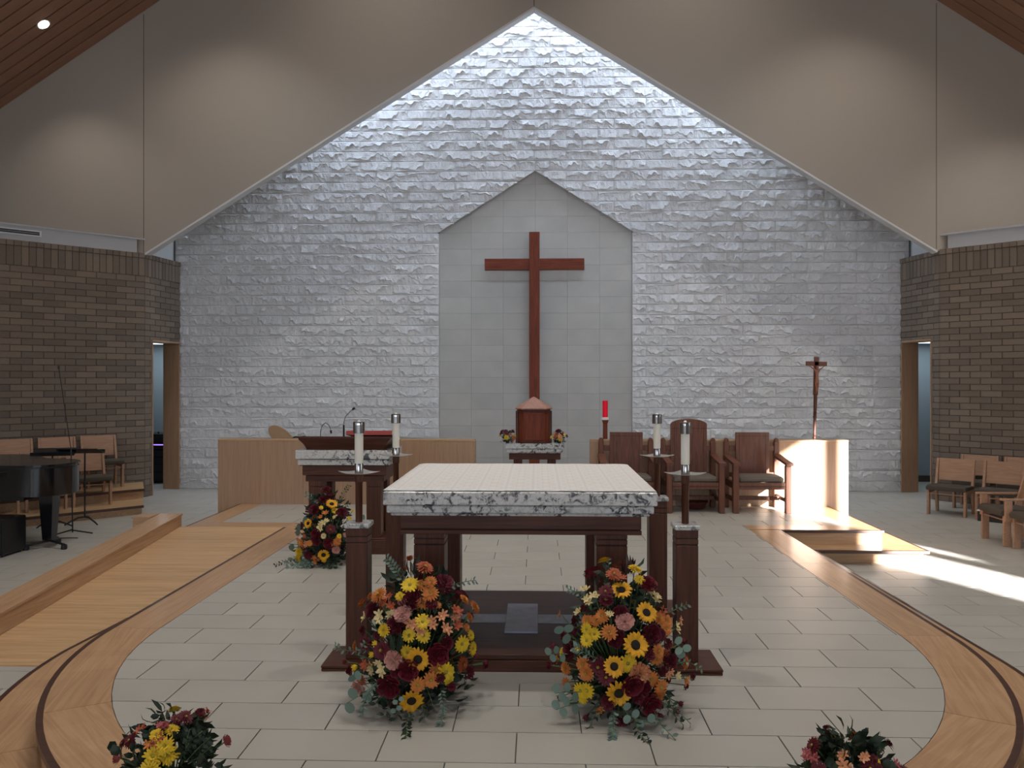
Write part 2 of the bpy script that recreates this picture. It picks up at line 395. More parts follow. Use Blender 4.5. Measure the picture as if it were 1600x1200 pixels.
# lower tread
ZT = -.16
tread = struct(band(RO-.12, RT-.05, PI, 2*PI, 40, NZ, ZT-.022).obj('lower_step', 'grout'), 'lower oak step curving round the platform')
for i in range(NS):
    a0, a1 = PI+PI*i/NS, PI+PI*(i+1)/NS; am = (a0+a1)/2
    m = radial_oak('oak_curved_tread', am+PI/2)
    band(RO-.12, RT-.032, a0+.0007, a1-.0007, 12, ZT-.02, ZT).obj('tread_board', m, tread)
    band(RT-.032, RT, a0, a1, 12, ZT-.03, ZT).obj('nosing', 'nosing', tread)
    band(RT-.06, RT-.022, a0, a1, 12, NZ, ZT-.03).obj('riser_board', m, tread)
x1 = 3.0
for pts, y1 in (([(CX+RT, CY), (x1, 8.72)], 8.9), ([(CX-RT, CY), (-3.15, 6.1), (-2.96, 7.3)], 7.3)):
    sg = 1 if pts[0][0] > 0 else -1
    inner = CX+sg*(RO-.1)
    def side(o0, o1, z0, z1, nm, m):
        a = [(x-sg*o0, y) for x, y in pts]; b = [(x-sg*o1, y) for x, y in pts] if o1 is not None else [(inner, y) for x, y in pts]
        for q in range(len(pts)-1): MB().prism([a[q], a[q+1], b[q+1], b[q]], z0, z1).obj(nm, m, tread)
    side(.032, None, ZT-.02, ZT, 'tread_board', 'oakY'); side(0, .032, ZT-.03, ZT, 'nosing', 'nosing'); side(.022, .06, NZ, ZT-.03, 'riser_board', 'oakY')
# right side steps: lower tread wraps front and side of the wide part
MB().box(x1-.03, 8.76, ZT-.02, XR+.32, YB0+.02, ZT).obj('tread_board', 'oakX', tread)
MB().box(x1-.03, 8.73, ZT-.032, XR+.35, 8.76, ZT, .003).obj('nosing', 'nosing', tread)
MB().box(x1-.05, 8.85, NZ, XR+.33, 8.88, ZT-.02).obj('riser_board', 'oakX', tread)
MB().box(XR-.02, YB0+.02, ZT-.02, XR+.32, YEND, ZT).obj('tread_board', 'oakY', tread)
MB().box(XR+.32, 8.76, ZT-.032, XR+.35, YEND, ZT, .003).obj('nosing', 'nosing', tread)
MB().box(XR+.30, 8.86, NZ, XR+.33, YEND, ZT-.02).obj('riser_board', 'oakY', tread)

# nave floor
fl = MB().box(-HW-.2, 2.0, NZ-.1, HW+.2, 18, NZ-.009)
floor = struct(fl.obj('floor', 'grout'), 'pale stone tiled nave floor')
MB().box(-HW-.2, -16.2, NZ-.1, HW+.2, 2.0, NZ-.0005).obj('floor_behind', 'tile_far', floor, kind='structure')
def hidden(xc, yc):
    if yc > YB0+.35 and XL+.4 < xc < XR-.1 and yc < YEND-.35: return True
    if CY <= yc <= YB0+.4 and abs(xc-CX) < RO-.25: return True
    if (xc-CX)**2+(yc-CY)**2 < (RO-.35)**2: return True
    return False
cand = []
for p, xa, ya in tile_rows(2.0, 17.9, 7.53-TH_*19, 3.60+.306, -HW, HW):
    xc, yc = xa+TW/2, ya+TH_/2
    if hidden(xc, yc): continue
    dist = math.hypot(xc, yc)
    u = xc/yc
    vis = -.72 < u < .66 and yc < 15 and (yc > 4.3) and abs(xc) > 2.6
    cand.append((0 if vis else 1, dist, p, xa, ya))
cand.sort(key=lambda t: t[:2])
rest = MB()
for i, (v, d, p, xa, ya) in enumerate(cand):
    if i < 300 and v == 0: place_tile(p, xa, ya, NZ, floor)
    else: rest.prism(p, NZ-.008, NZ)
rest.obj('distant_tiles', 'tile', floor, kind='stuff')

# ramp
RX0, RX1, RY0, RY1 = -4.06, CX-RO+.005, 5.47, 9.04
ramp = struct(MB().add([(RX0, RY0, NZ), (RX1, RY0, NZ), (RX1, RY1, NZ), (RX0, RY1, NZ), (RX0, RY1, -.02), (RX1, RY1, -.02)],
    [(0, 3, 2, 1), (0, 1, 5, 4), (1, 2, 5), (0, 4, 3), (2, 3, 4, 5)]).obj('ramp', 'oakR'), 'oak boarded ramp rising beside the platform')
sl = math.atan(-NZ/(RY1-RY0)); nb = 34; bw = math.hypot(RY1-RY0, NZ)/nb
pl = MB().box(RX0, .0008, -.02, RX1, bw-.0008, 0, .0012).mesh('ramp_plank', 'oakR')
for i in range(nb):
    t = i/nb; put('ramp_plank', pl, ramp, (0, RY0+(RY1-RY0)*t, NZ+.012-(NZ+.011)*t), (sl, 0, 0))
# kerb wall along the ramp
def wedge(x0, x1, y0, y1, zb0, zb1, h0, h1):
    return MB().add([(x0, y0, zb0), (x1, y0, zb0), (x1, y1, zb1), (x0, y1, zb1), (x0, y0, h0), (x1, y0, h0), (x1, y1, h1), (x0, y1, h1)],
        [(0, 3, 2, 1), (4, 5, 6, 7), (0, 1, 5, 4), (1, 2, 6, 5), (2, 3, 7, 6), (3, 0, 4, 7)])
kerb = struct(wedge(-4.30, RX0-.004, 4.9, 9.08, NZ, NZ, -.20, .12).obj('ramp_kerb', 'oakY'), 'low oak kerb wall along the ramp')
wedge(-4.31, RX0+.006, 4.88, 9.09, -.198, .122, -.178, .142).obj('kerb_cap', 'oakY', kerb)
MB().box(-4.50, 8.83, NZ, -4.312, 9.08, .12).obj('kerb_return', 'oakX', kerb)
MB().box(-4.51, 8.82, .12, -4.311, 9.09, .142).obj('kerb_cap', 'oakX', kerb)

# ------------------------------------------------------------------ stone wall and niche
random.seed(7)
BH, BW_ = .186, .575
NXL, NXR, NZS, NZA = -1.776, 1.717, 4.345, 5.45
NXC = (NXL+NXR)/2; NSL = (NZA-NZS)/(NXR-NXC)
stone = struct(MB().box(-6.78, WY+.10, NZ, 6.78, WY+.3, 9.95).obj('wall_back', 'niche_grout'), 'tall white split-face stone wall behind the sanctuary')
def rock(wd, hg, seed):
    R = random.Random(seed); nx = max(2, int(round(wd/.042))); nz = 7
    ph = [R.uniform(0, 6.28) for _ in range(6)]
    cen = hg*R.uniform(.40, .68)
    cols = []; rz = cen
    segs = []
    for i in range(nx+1):
        if i % 2 == 0: rz = min(hg*.86, max(hg*.16, rz+R.uniform(-.5, .5)*hg*.8)); amp = R.uniform(.012, .036)
        segs.append((rz, amp))
    mb = MB(); vs = []
    for i in range(nx+1):
        rz, amp = segs[i]
        zz = [0, .012, rz*.55, rz*.9, rz+.004, (rz+hg)/2, hg-.012, hg]
        hh = [0, .007, amp*.30, amp*.45, amp, amp*.68, amp*.32+.004, 0]
        for j in range(nz+1):
            ex = i in (0, nx); ez = j in (0, nz)
            x = wd*i/nx+(0 if ex else R.uniform(-.010, .010)); z = zz[j]+(0 if ez or j in (1, 6) else R.uniform(-.006, .006))
            y = 0 if (ex or ez) else hh[j]+R.uniform(-.006, .006)
            if i in (1, nx-1) and not ez: y *= .75
            if ex and not ez: y = .003
            vs.append((x, -y-.01, min(max(z, 0), hg)))
    fs = []
    for i in range(nx):
        for j in range(nz):
            a, b, c, d = i*(nz+1)+j, (i+1)*(nz+1)+j, (i+1)*(nz+1)+j+1, i*(nz+1)+j+1
            fs += [(a, b, c), (a, c, d)] if R.random() < .5 else [(a, b, d), (b, c, d)]
    mb.add(vs, fs); W, Hh = wd, hg
    mb.add([(0, -.01, 0), (W, -.01, 0), (W, -.01, Hh), (0, -.01, Hh), (0, .09, 0), (W, .09, 0), (W, .09, Hh), (0, .09, Hh)],
        [(0, 4, 5, 1), (1, 5, 6, 2), (2, 6, 7, 3), (3, 7, 4, 0), (4, 7, 6, 5)])
    return mb
g = .0018
variants = [rock(BW_-2*g, BH-2*g, s) for s in range(22)]
vmesh = [m.mesh('stone_block', 'stone') for m in variants]
blocks = []
rows = 54
for k in range(rows):
    z0 = NZ+k*BH; zc = z0+BH/2
    hw = 6.75 if z0 < 3.9 else min(6.75, (9.5-z0)/.62+.1)
    off = BW_/2 if k % 2 else 0.
    j0 = int(math.floor((-hw-NXL-off)/BW_))
    segs = []
    x = NXL+off+j0*BW_
    while x < hw:
        a, b = max(x, -6.62), min(x+BW_, 6.62)
        x += BW_
        if b-a < .05 or b < -hw or a > hw: continue
        segs.append((a, b))
    for a, b in segs:
        if z0+BH <= NZS+.001:                          # niche sides
            ps = []
            if a < NXL: ps.append((a, min(b, NXL)))
            if b > NXR: ps.append((max(a, NXR), b))
            for p in ps:
                if p[1]-p[0] > .02: blocks.append((p[0], p[1], z0, None))
        else:
            def top(x): return NZA-abs(x-NXC)*NSL
            if z0 >= NZA or b < NXL or a > NXR or (max(top(a), top(b), top(min(max(NXC, a), b))) <= z0): blocks.append((a, b, z0, None)); continue
            pieces = [(a, b)] if not (a < NXC < b) else [(a, NXC), (NXC, b)]
            for p in pieces:
                if min(top(p[0]), top(p[1])) >= z0+BH: continue
                blocks.append((p[0], p[1], z0, -1 if (p[0]+p[1])/2 < NXC else 1))
blocks.sort(key=lambda t: math.hypot((t[0]+t[1])/2*.8, t[2]-3.6))
rest = MB(); R0 = random.Random(3)
for i, (a, b, z0, cut) in enumerate(blocks):
    full = abs((b-a)-BW_) < 1e-4 and cut is None
    vi = R0.randrange(22)
    if full: mb, me = variants[vi], vmesh[vi]
    else:
        mb = rock(b-a-2*g, BH-2*g, 100+i); me = None
        if cut is not None:
            bm = bmesh.new(); tmp = mb.mesh('stone_block', 'stone'); bm.from_mesh(tmp)
            x_ref = NXC-a-g; zr = NZA-z0-g
            nrm = Vector((-NSL, 0, 1)) if cut < 0 else Vector((NSL, 0, 1))
            r = bmesh.ops.bisect_plane(bm, geom=bm.verts[:]+bm.edges[:]+bm.faces[:], plane_co=(x_ref, 0, zr), plane_no=nrm, clear_inner=True)
            ed = [e for e in r['geom_cut'] if isinstance(e, bmesh.types.BMEdge)]
            try: bmesh.ops.holes_fill(bm, edges=ed)
            except Exception: pass
            if len(bm.verts) < 4: bm.free(); continue
            mb = MB(); mb.v = [tuple(v.co) for v in bm.verts]; bm.verts.index_update(); mb.f = [[v.index for v in f.verts] for f in bm.faces]; mb.m = [0]*len(mb.f); bm.free()
    loc = (a+g, WY, z0+g)
    if i < 300: put('stone_block', me or mb.mesh('stone_block', 'stone'), stone, loc)
    else: rest.add([(v[0]+loc[0], v[1]+loc[1], v[2]+loc[2]) for v in mb.v], mb.f)
rest.obj('outer_stone_blocks', 'stone', stone, kind='stuff')
# smooth niche tiles
niche = struct(MB().box(NXL-.05, WY+.068, NZ, NXR+.05, WY+.105, NZA+.1).obj('wall_niche', 'niche_grout'), 'smooth limestone tiled niche with a gabled head')
nw = (NXR-NXL)/6; nh = .292
for r in range(20):
    z1 = NZS+.0+4*nh-r*nh; z0 = z1-nh
    if z1 <= NZ+.02: break
    for c in range(6):
        xa = NXL+c*nw; xb = xa+nw
        if r < 4 and max(NZA-abs(xa-NXC)*NSL, NZA-abs(xb-NXC)*NSL) < z0-.01: continue
        MB().box(xa+.0015, WY+.055, max(z0, NZ)+.0015, xb-.0015, WY+.07, z1-.0015, .001).obj('niche_tile', 'niche', niche)

# ------------------------------------------------------------------ gable wall (portal) of beige plaster
AP, SLP = 7.90, .62           # opening apex and slope
CZ, CS = 12.26, .655          # hall ceiling ridge and slope
XO = -.05
def gable_side(s):
    xo = XO+s*6.62; zo = AP-6.57*SLP
    zo = 3.80
    top = CZ-CS*(HW-.0)+.4
    mb = MB()
    poly = [(XO, AP), (xo, zo), (s*HW, zo), (s*HW, top), (XO, CZ+.4)]
    n = len(poly)
    vs = [(p[0], GY, p[1]) for p in poly]+[(p[0], GY+.16, p[1]) for p in poly]
    fs = [(0, 1, 2, 3), (0, 3, 4), (5, 8, 7, 6), (5, 9, 8)]+[(i, n+i, n+(i+1) % n, (i+1) % n) for i in range(n)]
    mb.add(vs, fs); bm = bmesh.new(); me = mb.mesh('gable', 'gyp'); bm.from_mesh(me); bmesh.ops.recalc_face_normals(bm, faces=bm.faces[:]); bm.to_mesh(me); bm.free()
    return me
portal = put('wall_front_left', gable_side(-1)); struct(portal, 'left half of the beige plaster gable wall framing the stone')
p2 = put('wall_front_right', gable_side(1)); struct(p2, 'right half of the beige plaster gable wall framing the stone')
for s, par in ((-1, portal), (1, p2)):
    xo = XO+s*6.62; L_ = math.hypot(6.62, AP-3.8); an = math.atan2(AP-3.8, 6.62)
    o = MB().box(-.001, -.004, -.012, L_+.02, .162, .018).obj('opening_trim', 'white', par)
    o.location = (XO, GY, AP-.012); o.rotation_euler = (0, an if s > 0 else PI-an, 0)
    if s < 0: o.rotation_euler = (0, an, PI); o.location = (XO, GY+.158, AP-.012)
    MB().box(s*6.62+XO-.004 if s < 0 else s*6.62+XO-.004, GY-.0012, 3.83, s*6.62+XO+.004, GY+.002, CZ-CS*6.7).obj('control_joint', 'groove', par)
MB().box(XO-.005, GY-.0012, AP+.02, XO+.005, GY+.002, CZ).obj('control_joint', 'groove', portal)
# roof slopes over the gap, with white side cheeks
for s, nm in ((-1, 'left'), (1, 'right')):
    xo = XO+s*7.3; z0 = 9.95; z1 = 9.95-7.3*.62
    vs = [(XO, GY+.1, z0), (xo, GY+.1, z1), (xo, WY+.35, z1), (XO, WY+.35, z0)]
    mb = MB().add(vs+[(v[0], v[1], v[2]+.1) for v in vs], [(0, 1, 2, 3), (4, 7, 6, 5), (0, 4, 5, 1), (1, 5, 6, 2), (2, 6, 7, 3), (3, 7, 4, 0)])
    struct(mb.obj('ceiling_'+nm+'_bay', 'white'))
    xa, xb = s*6.72, s*6.60
    mb = MB().prism([(s*6.70, GY+.15), (s*6.66, WY+.02), (s*6.95, WY+.02), (s*6.95, GY+.15)], BT-.02, 6.1)
    struct(mb.obj('wall_'+nm+'_cheek', 'white'))
    mb = MB().prism([(s*6.55, WY-.12), (s*6.55, WY), (s*6.9, WY), (s*6.9, WY-.12)], BT-.05, BT)

# ------------------------------------------------------------------ brick walls
def brick_wall(name, label, origin, ang, flip, length, openings, n_parts, cap=True, u_first=0.):
    """wall frame: u along, z up; the face looks to local -y. flip mirrors u"""
    sgn = -1 if flip else 1
    root = bpy.data.objects.new(name, None)
    th = .20
    mb = MB()
    # mortar core around openings
    def core(u0, u1, z0, z1):
        a, b = sorted((sgn*u0, sgn*u1)); mb.box(a, .012, z0, b, th, z1)
    if openings:
        ou0, ou1, oz = openings
        core(0, ou0, NZ, BT-.005); core(ou0, ou1, oz, BT-.005)
        if ou1 < length: core(ou1, length, NZ, BT-.005)
    else: core(0, length, NZ, BT-.005)
    root = mb.obj(name, 'mortar'); root.location = (origin[0], origin[1], 0); root.rotation_euler = (0, 0, ang)
    struct(root, label)
    U, Hc, gp = .305, .1016, .0045
    items = []
    k = 0; z1 = 3.43
    while z1 > NZ+.01:
        z0 = max(z1-Hc, NZ); off = 0 if k % 2 else U/2
        u = -off
        while u < length:
            a, b = max(u, 0), min(u+U, length); u += U
            if b-a < .03: continue
            ps = [(a, b)]
            if openings and z0 < oz-.03:
                ps = [(a, min(b, ou0)), (max(a, ou1), b)]
            for p in ps:
                if p[1]-p[0] > .025: items.append((p[0]+gp, p[1]-gp, z0+gp, z1-gp, 0))
        z1 -= Hc; k += 1
    u = 0
    while u < length-.02:
        b = min(u+.1016, length); items.append((u+gp, b-gp, 3.43+gp, 3.735-gp, 0)); items.append((u+gp, b-gp, 3.735+gp*.4, BT-.002, .012)); u += .1016
    items.sort(key=lambda t: (t[0]//1.0, t[0]))
    full = MB().box(0, -.0, 0, U-2*gp, .03, Hc-2*gp, .003).mesh('brick', 'brick')
    rest = MB()
    for i, (a, b, z0, z1, pr) in enumerate(items):
        x0 = a if not flip else -b
        if i < n_parts:
            if abs(b-a-(U-2*gp)) < 1e-5 and abs(z1-z0-(Hc-2*gp)) < 1e-5: put('brick', full, root, (x0, -.0, z0))
            else: put('brick', MB().box(0, 0, 0, b-a, .03+pr, z1-z0, .003).mesh('brick', 'brick'), root, (x0, -pr, z0))
        else: rest.box(x0, -pr, z0, x0+b-a, .03, z1)
    if rest.f: rest.obj('further_bricks', 'brick', root, kind='stuff')
    return root
BC = (-6.65, GY); BR = (6.62, GY)
L45 = (HW-6.63)*math.sqrt(2)
wl = brick_wall('wall_left', 'brown brick wall angled beside the left choir chairs', BC, PI/4, True, L45, None, 300)
wr = brick_wall('wall_right', 'brown brick wall angled behind the right pews chairs', BR, -PI/4, False, L45, None, 300)
wr['label'] = 'brown brick wall angled behind the oak chairs at the right'
# short returns running back to the stone wall; they face the centre
al = math.atan2(1.1-.0, .13)
wl2 = brick_wall('wall_left_return', 'short brick return with a doorway left of the stone wall', BC, PI/2-.118, False, 1.09, (.22, 1.04, 2.33), 300)
wr2 = brick_wall('wall_right_return', 'short brick return with a doorway right of the stone wall', BR, -(PI/2-.145), True, 1.09, (.22, 1.04, 2.33), 300)
for root, s in ((wl2, 1), (wr2, -1)):
    def bx(u0, y0, z0, u1, y1, z1, nm, m):
        a, b = sorted((s*u0, s*u1)); return MB().box(a, y0, z0, b, y1, z1).obj(nm, m, root)
    bx(1.02, -.012, NZ, 1.05, .30, 2.36, 'door_jamb', 'oakZ'); bx(.20, -.012, NZ, .225, .20, 2.36, 'door_jamb', 'oakZ')
    bx(.20, -.012, 2.33, 1.05, .30, 2.36, 'door_head', 'oakX')
# side halls through the doorways
for s, nm in ((-1, 'left'), (1, 'right')):
    mb = MB().box(s*6.9 if s > 0 else -HW, 16.0, NZ, HW if s > 0 else -6.0, 16.1, 2.9)
    if s > 0: mb = MB().box(6.0, 16.0, NZ, HW, 16.1, 2.9)
    struct(mb.obj('wall_'+nm+'_hall', 'roomwall'), 'blue grey wall seen through the '+nm+' doorway')
    a, b = sorted((s*6.80, s*HW)); struct(MB().box(a, 14.0, 2.40, b, 16.0, 2.46).obj('ceiling_'+nm+'_hall', 'white'))
    a, b = sorted((s*6.95, s*7.9)); 
    t = thing('ceiling_light_panel', f'flat ceiling light glimpsed through the {nm} doorway', 'light', ((a+b)/2, 15.2, 2.375))
    MB().box(-.46, -.5, 0, .46, .5, .012).obj('diffuser', 'panelglow', t)
    MB().box(-.49, -.53, .012, .49, .53, .024).obj('frame', 'white', t)
    struct(MB().box(min(s*6.6, s*HW), 15.97, NZ, max(s*6.6, s*HW), 15.998, NZ+.12).obj('baseboard_'+nm, 'mortar'))
    lamp(nm+'_hall_light', 'AREA', ((a+b)/2, 15.1, 2.33), (0, 0, -1), 5, (.75, .88, 1), .9, 1)
# bulkheads over the brick with a vent on the left
for root, s, nm in ((wl, -1, 'left'), (wr, 1, 'right')):
    a, b = sorted((s*.12, s*L45))
    MB().box(a, .02, BT, b, .3, 4.07).obj('bulkhead', 'bulk', root)
struct(MB().prism([(-6.65, GY), (-HW, GY-2.95), (-HW, GY)], 4.04, 4.07).obj('trim_1', 'bulk'))
struct(MB().prism([(6.62, GY), (HW, GY-2.98), (HW, GY)], 4.04, 4.07).obj('trim_2', 'bulk'))
v = thing('air_vent', 'long black slot air vent in the white band above the left brick wall', 'vent', (BC[0]-1.55*.7071, BC[1]-1.55*.7071, 3.95), PI/4)
MB().box(-1.9, 0, -.05, 0, .019, .05, .004).obj('frame', 'white', v)
for z in (-.014, .014): MB().box(-1.88, -.006, z-.011, -.03, .01, z+.011).obj('slot', 'slot', v)

# ------------------------------------------------------------------ side walls, rear wall, ceiling
sidez = CZ-CS*HW+.4
struct(MB().box(-HW-.2, -16, NZ, -HW, 18, sidez).obj('wall_left_side', 'gyp'))
# right side wall with a tall window that lets the sun in
ws = MB(); WX0 = HW
wins = [(-4.65, -2.30, 1.0, 4.93), (-2.13, -1.35, 2.8, 4.93)]
ys = [-16]
for a, b, z0, z1 in wins:
    ws.box(HW, ys[-1], NZ, HW+.2, a, sidez); ws.box(HW, a, NZ, HW+.2, b, z0); ws.box(HW, a, z1, HW+.2, b, sidez); ys.append(b)
ws.box(HW, ys[-1], NZ, HW+.2, 18, sidez)
struct(ws.obj('wall_right_side', 'gyp'))
struct(MB().box(-HW-.2, -16.2, NZ, HW+.2, -16, 12.8).obj('wall_rear', 'gyp'))
ceiling = None
lr = math.hypot(HW+.1, CS*(HW+.1)); ca = math.atan(CS)
for s, nm in ((-1, 'left'), (1, 'right')):
    o = MB().box(0, -16.2, .022, lr, GY+.01, .12).obj('ceiling_'+nm, 'ceil_back')
    o.location = (XO, 0, CZ); o.rotation_euler = (0, ca, 0)
    if s < 0: o.rotation_euler = (0, PI-ca, 0); o.scale = (1, 1, -1)
    struct(o, f'sloping cedar board ceiling on the {nm} of the ridge')
    rest = MB(); n = int((GY+16)/.236)
    for i in range(n):
        y1 = GY-i*.236-.0; y0 = y1-.236+.026
        if i < 18: MB().box(0, y0, 0, lr, y1, .02, .002).obj('ceiling_board', 'ceil', o)
        else: rest.box(0, y0, 0, lr, y1, .02)
    rest.obj('distant_ceiling_boards', 'ceil', o, kind='stuff')
for k, (lx, ly) in enumerate([(-7.719, 12.358)]):
    lz = CZ-CS*abs(lx-XO)
    t = thing('recessed_downlight', 'bright round downlight recessed in the left cedar ceiling', 'light', (lx, ly, lz))
    t.rotation_euler = (0, -ca, 0)
    MB().lathe([(.105, -.006), (.105, .01), (.085, .012)], n=20).obj('trim_ring', 'pewter', t, smooth=True)
    MB().lathe([(.082, -.012), (.082, .0), (.02, .002)], n=20).obj('lens', 'lampglow', t, smooth=True)

# ------------------------------------------------------------------ oak screens
for x0, x1, nm, lab in ((-4.30, -.831, 'left', 'long low oak screen wall behind the ambo'), (.716, 4.095, 'right', 'low oak screen wall behind the three armchairs, half in sunlight')):
    t = thing('oak_screen', lab, 'screen', ((x0+x1)/2, 10.75, 0))
    h = (x1-x0)/2; MB().box(-h, 0, -.32, h, .11, .85).obj('back_core', 'oakZ', t)
    n = 3
    for i in range(n): MB().box(-h+2*h*i/n+.001, -.018, -.318 if i in (0, n-1) else .0, -h+2*h*(i+1)/n-.001, 0, .85, .0015).obj('panel', 'oakZ', t)
    MB().box(-h-.006, -.024, .85, h+.006, .118, .875, .003).obj('top_rail', 'oakX', t)
    for s in (-1, 1): MB().box(s*h-.006, -.016, -.32, s*h+.006, .112, .85).obj('edge_strip', 'oakchair', t)

# ------------------------------------------------------------------ wall cross
t = thing('wall_cross', 'tall dark red wooden cross hung on the niche wall', 'cross', (-.046, 14.36, 0))
MB().box(-.093, 0, -.30, .093, .12, 4.315, .004).obj('upright', 'cherry', t)
MB().box(-.89, .012, 3.64, -.094, .11, 3.84, .004).obj('crossbar', 'cherryX', t)
MB().box(.094, .012, 3.64, .89, .11, 3.84, .004).obj('crossbar', 'cherryX', t)
for z in (1.2, 2.6, 3.74): MB().lathe([(.03, 0), (.03, .16)], n=10).obj('wall_bracket', 'black', t).matrix_local = Matrix.Translation((0, .10, z)) @ Matrix.Rotation(-PI/2, 4, 'X')

# ------------------------------------------------------------------ altar
A0 = (-.098, 5.27, 0)
altar = thing('altar', 'square altar with thick white granite top on dark wood legs', 'altar', A0)
def gslab(hx, hy0, hy1, z0, z1, nm='granite_slab'): return MB().box(-hx, hy0, z0, hx, hy1, z1, .006).obj(nm, 'granite', altar)
gslab(.772, -.753, .75, .961, 1.038); gslab(.755, -.735, .735, .914, .9565); gslab(.735, -.715, .715, .896, .9105)
MB().box(-.725, -.70, .905, .725, .70, .965).obj('shadow_joint', 'groove', altar)
MB().box(-.705, -.57, .795, .705, .57, .896, .004).obj('apron', 'mahogX', altar)
MB().box(-.707, -.572, .764, .707, .572, .790, .003).obj('apron_moulding', 'mahogX', altar)
MB().box(-.70, -.565, .789, .70, .565, .796).obj('groove', 'groove', altar)
for sx in (-1, 1):
    for sy in (-1, 1):
        xc, yc = sx*.535, sy*.475 - (.0 if sy < 0 else .0)
        leg = MB().box(xc-.09, yc-.09, .1, xc+.09, yc+.09, .70, .003).box(xc-.09, yc-.09, .706, xc+.09, yc+.09, .735, .002).box(xc-.09, yc-.09, .741, xc+.09, yc+.09, .765).obj('leg', 'mahog', altar)
        MB().box(xc-.086, yc-.086, .698, xc+.086, yc+.086, .743).obj('leg_groove', 'groove', leg)
MB().box(-.72, -.68, 0, .72, .72, .068, .004).obj('plinth', 'mahogX', altar)
MB().box(-.72, -.68, .072, .72, .72, .099, .003).obj('plinth', 'mahogX', altar)
MB().box(-.71, -.67, .06, .71, .71, .08).obj('plinth_groove', 'groove', altar)
MB().box(-.104, -.29, .099, .104, .33, .112, .002).obj('inlaid_stone', 'inlay', altar)
MB().box(-.52, -.08, .099, -.106, .10, .104, .001).obj('inlaid_stone', 'inlay', altar)
MB().box(.106, -.08, .099, .52, .10, .104, .001).obj('inlaid_stone', 'inlay', altar)
# cloth
def cloth_mesh():
    mb = MB(); n = 44; x0, x1, y0, y1 = -.772, .80, -.735, .80; vs = []
    R = random.Random(2)
    for i in range(n+1):
        for j in range(n+1):
            x = x0+(x1-x0)*i/n; y = y0+(y1-y0)*j/n; z = .0035
            ox = max(0, x-.765); oy = max(0, y-.742)
            # rounded back corners fall over the edge
            cx, cy = abs(x)-.62, y-.60
            if cx > 0 and cy > 0:
                rr = math.hypot(cx, cy)
                if rr > .17:
                    k = .17/rr; f = rr-.17; x = math.copysign(.62+cx*k, x)+math.copysign(f*.15, x)*cx/rr; y = .60+cy*k+f*.15*cy/rr; z -= f*.4 if (abs(x) > .77 or y > .745) else 0
            if ox > 0: x = .768+ox*.35; z -= ox*1.1
            if oy > 0: y = min(y, .745+oy*.3); z -= oy*1.0
            z += .0006*math.sin(x*23+y*7)+.0004*math.sin(y*31)
            vs.append((x, y, z))
    fs = [(i*(n+1)+j, (i+1)*(n+1)+j, (i+1)*(n+1)+j+1, i*(n+1)+j+1) for i in range(n) for j in range(n)]
    return mb.add(vs, fs)
o = cloth_mesh().obj('altar_cloth', 'cloth', smooth=True); o.location = (A0[0], A0[1], 1.0385)
md = o.modifiers.new('thick', 'SOLIDIFY'); md.thickness = .0025; md.offset = 1
tag(o, 'white patterned cloth lying over the altar top', 'cloth')

# ------------------------------------------------------------------ candle stands
def candle_stand(loc, label):
    t = thing('candle_stand', label, 'candle stand', loc, 0, 'candle stands at the altar corners')
    MB().box(-.18, -.17, 0, .18, .17, .0155, .003).obj('base_plate', 'mahogX', t)
    MB().box(-.182, -.172, .018, .182, .172, .034, .003).obj('base_plate', 'mahogX', t)
    MB().box(-.175, -.165, .01, .175, .165, .022).obj('groove', 'groove', t)
    p = MB().box(-.064, -.064, .034, .064, .064, .712, .003).box(-.064, -.064, .717, .064, .064, .748, .002).box(-.064, -.064, .753, .064, .064, .80, .002).obj('post', 'mahog', t)
    MB().box(-.061, -.061, .70, .061, .061, .765).obj('post_groove', 'groove', p)
    MB().box(-.074, -.074, .80, .074, .074, .828, .004).obj('granite_cap', 'granite', t)
    MB().lathe([(.021, .828), (.0215, 1.06), (.0255, 1.065), (.0255, 1.113), (.022, 1.116)], n=16).obj('shaft', 'mahog', t, smooth=True)
    # thin square dish with raised points
    mb = MB(); n = 12; vs = []
    for i in range(n+1):
        for j in range(n+1):
            u, v = -1+2*i/n, -1+2*j/n; e = max(abs(u), abs(v)); k = 1-.13*(1-abs(abs(u)-abs(v)))*0
            r = math.hypot(u, v)
            x, y = (u-v)*.062, (u+v)*.062
            vs.append((x, y, 1.112+.017*(r/1.414)**1.6*1.0))
    mb.add(vs, [(i*(n+1)+j, (i+1)*(n+1)+j, (i+1)*(n+1)+j+1, i*(n+1)+j+1) for i in range(n) for j in range(n)])
    d = mb.obj('drip_dish', 'pewter', t, smooth=True); md = d.modifiers.new('t', 'SOLIDIFY'); md.thickness = .003
    MB().lathe([(.020, 1.112), (.026, 1.116), (.0262, 1.17), (.0245, 1.174), (.0245, 1.176)], n=20).obj('socket', 'chrome', t, smooth=True)
    MB().lathe([(.0245, 1.172), (.0255, 1.18), (.0255, 1.37)], n=20).obj('candle', 'wax', t, smooth=True)
    mb = MB()
    prof = []
    n = 24; vs = []
    for z, k in ((1.352, .95), (1.354, 1.14), (1.40, 1.12), (1.414, 1.12), (1.42, 1.06), (1.42, .80), (1.39, .72)):
        for i in range(n):
            a = 2*PI*i/n; r = .0285*k*(1+(.07 if (i % 4) < 2 else 0)); vs.append((r*math.cos(a), r*math.sin(a), z))
    mb.add(vs, [(j*n+i, j*n+(i+1) % n, (j+1)*n+(i+1) % n, (j+1)*n+i) for j in range(6) for i in range(n)]+[[6*n+i for i in range(n)]])
    f = mb.obj('follower_cap', 'chrome', t, smooth=True)
    MB().lathe([(.012, 1.40), (.010, 1.424), (.004, 1.43)], n=10).obj('wick_holder', 'flame_glass', f, smooth=True)
    return t
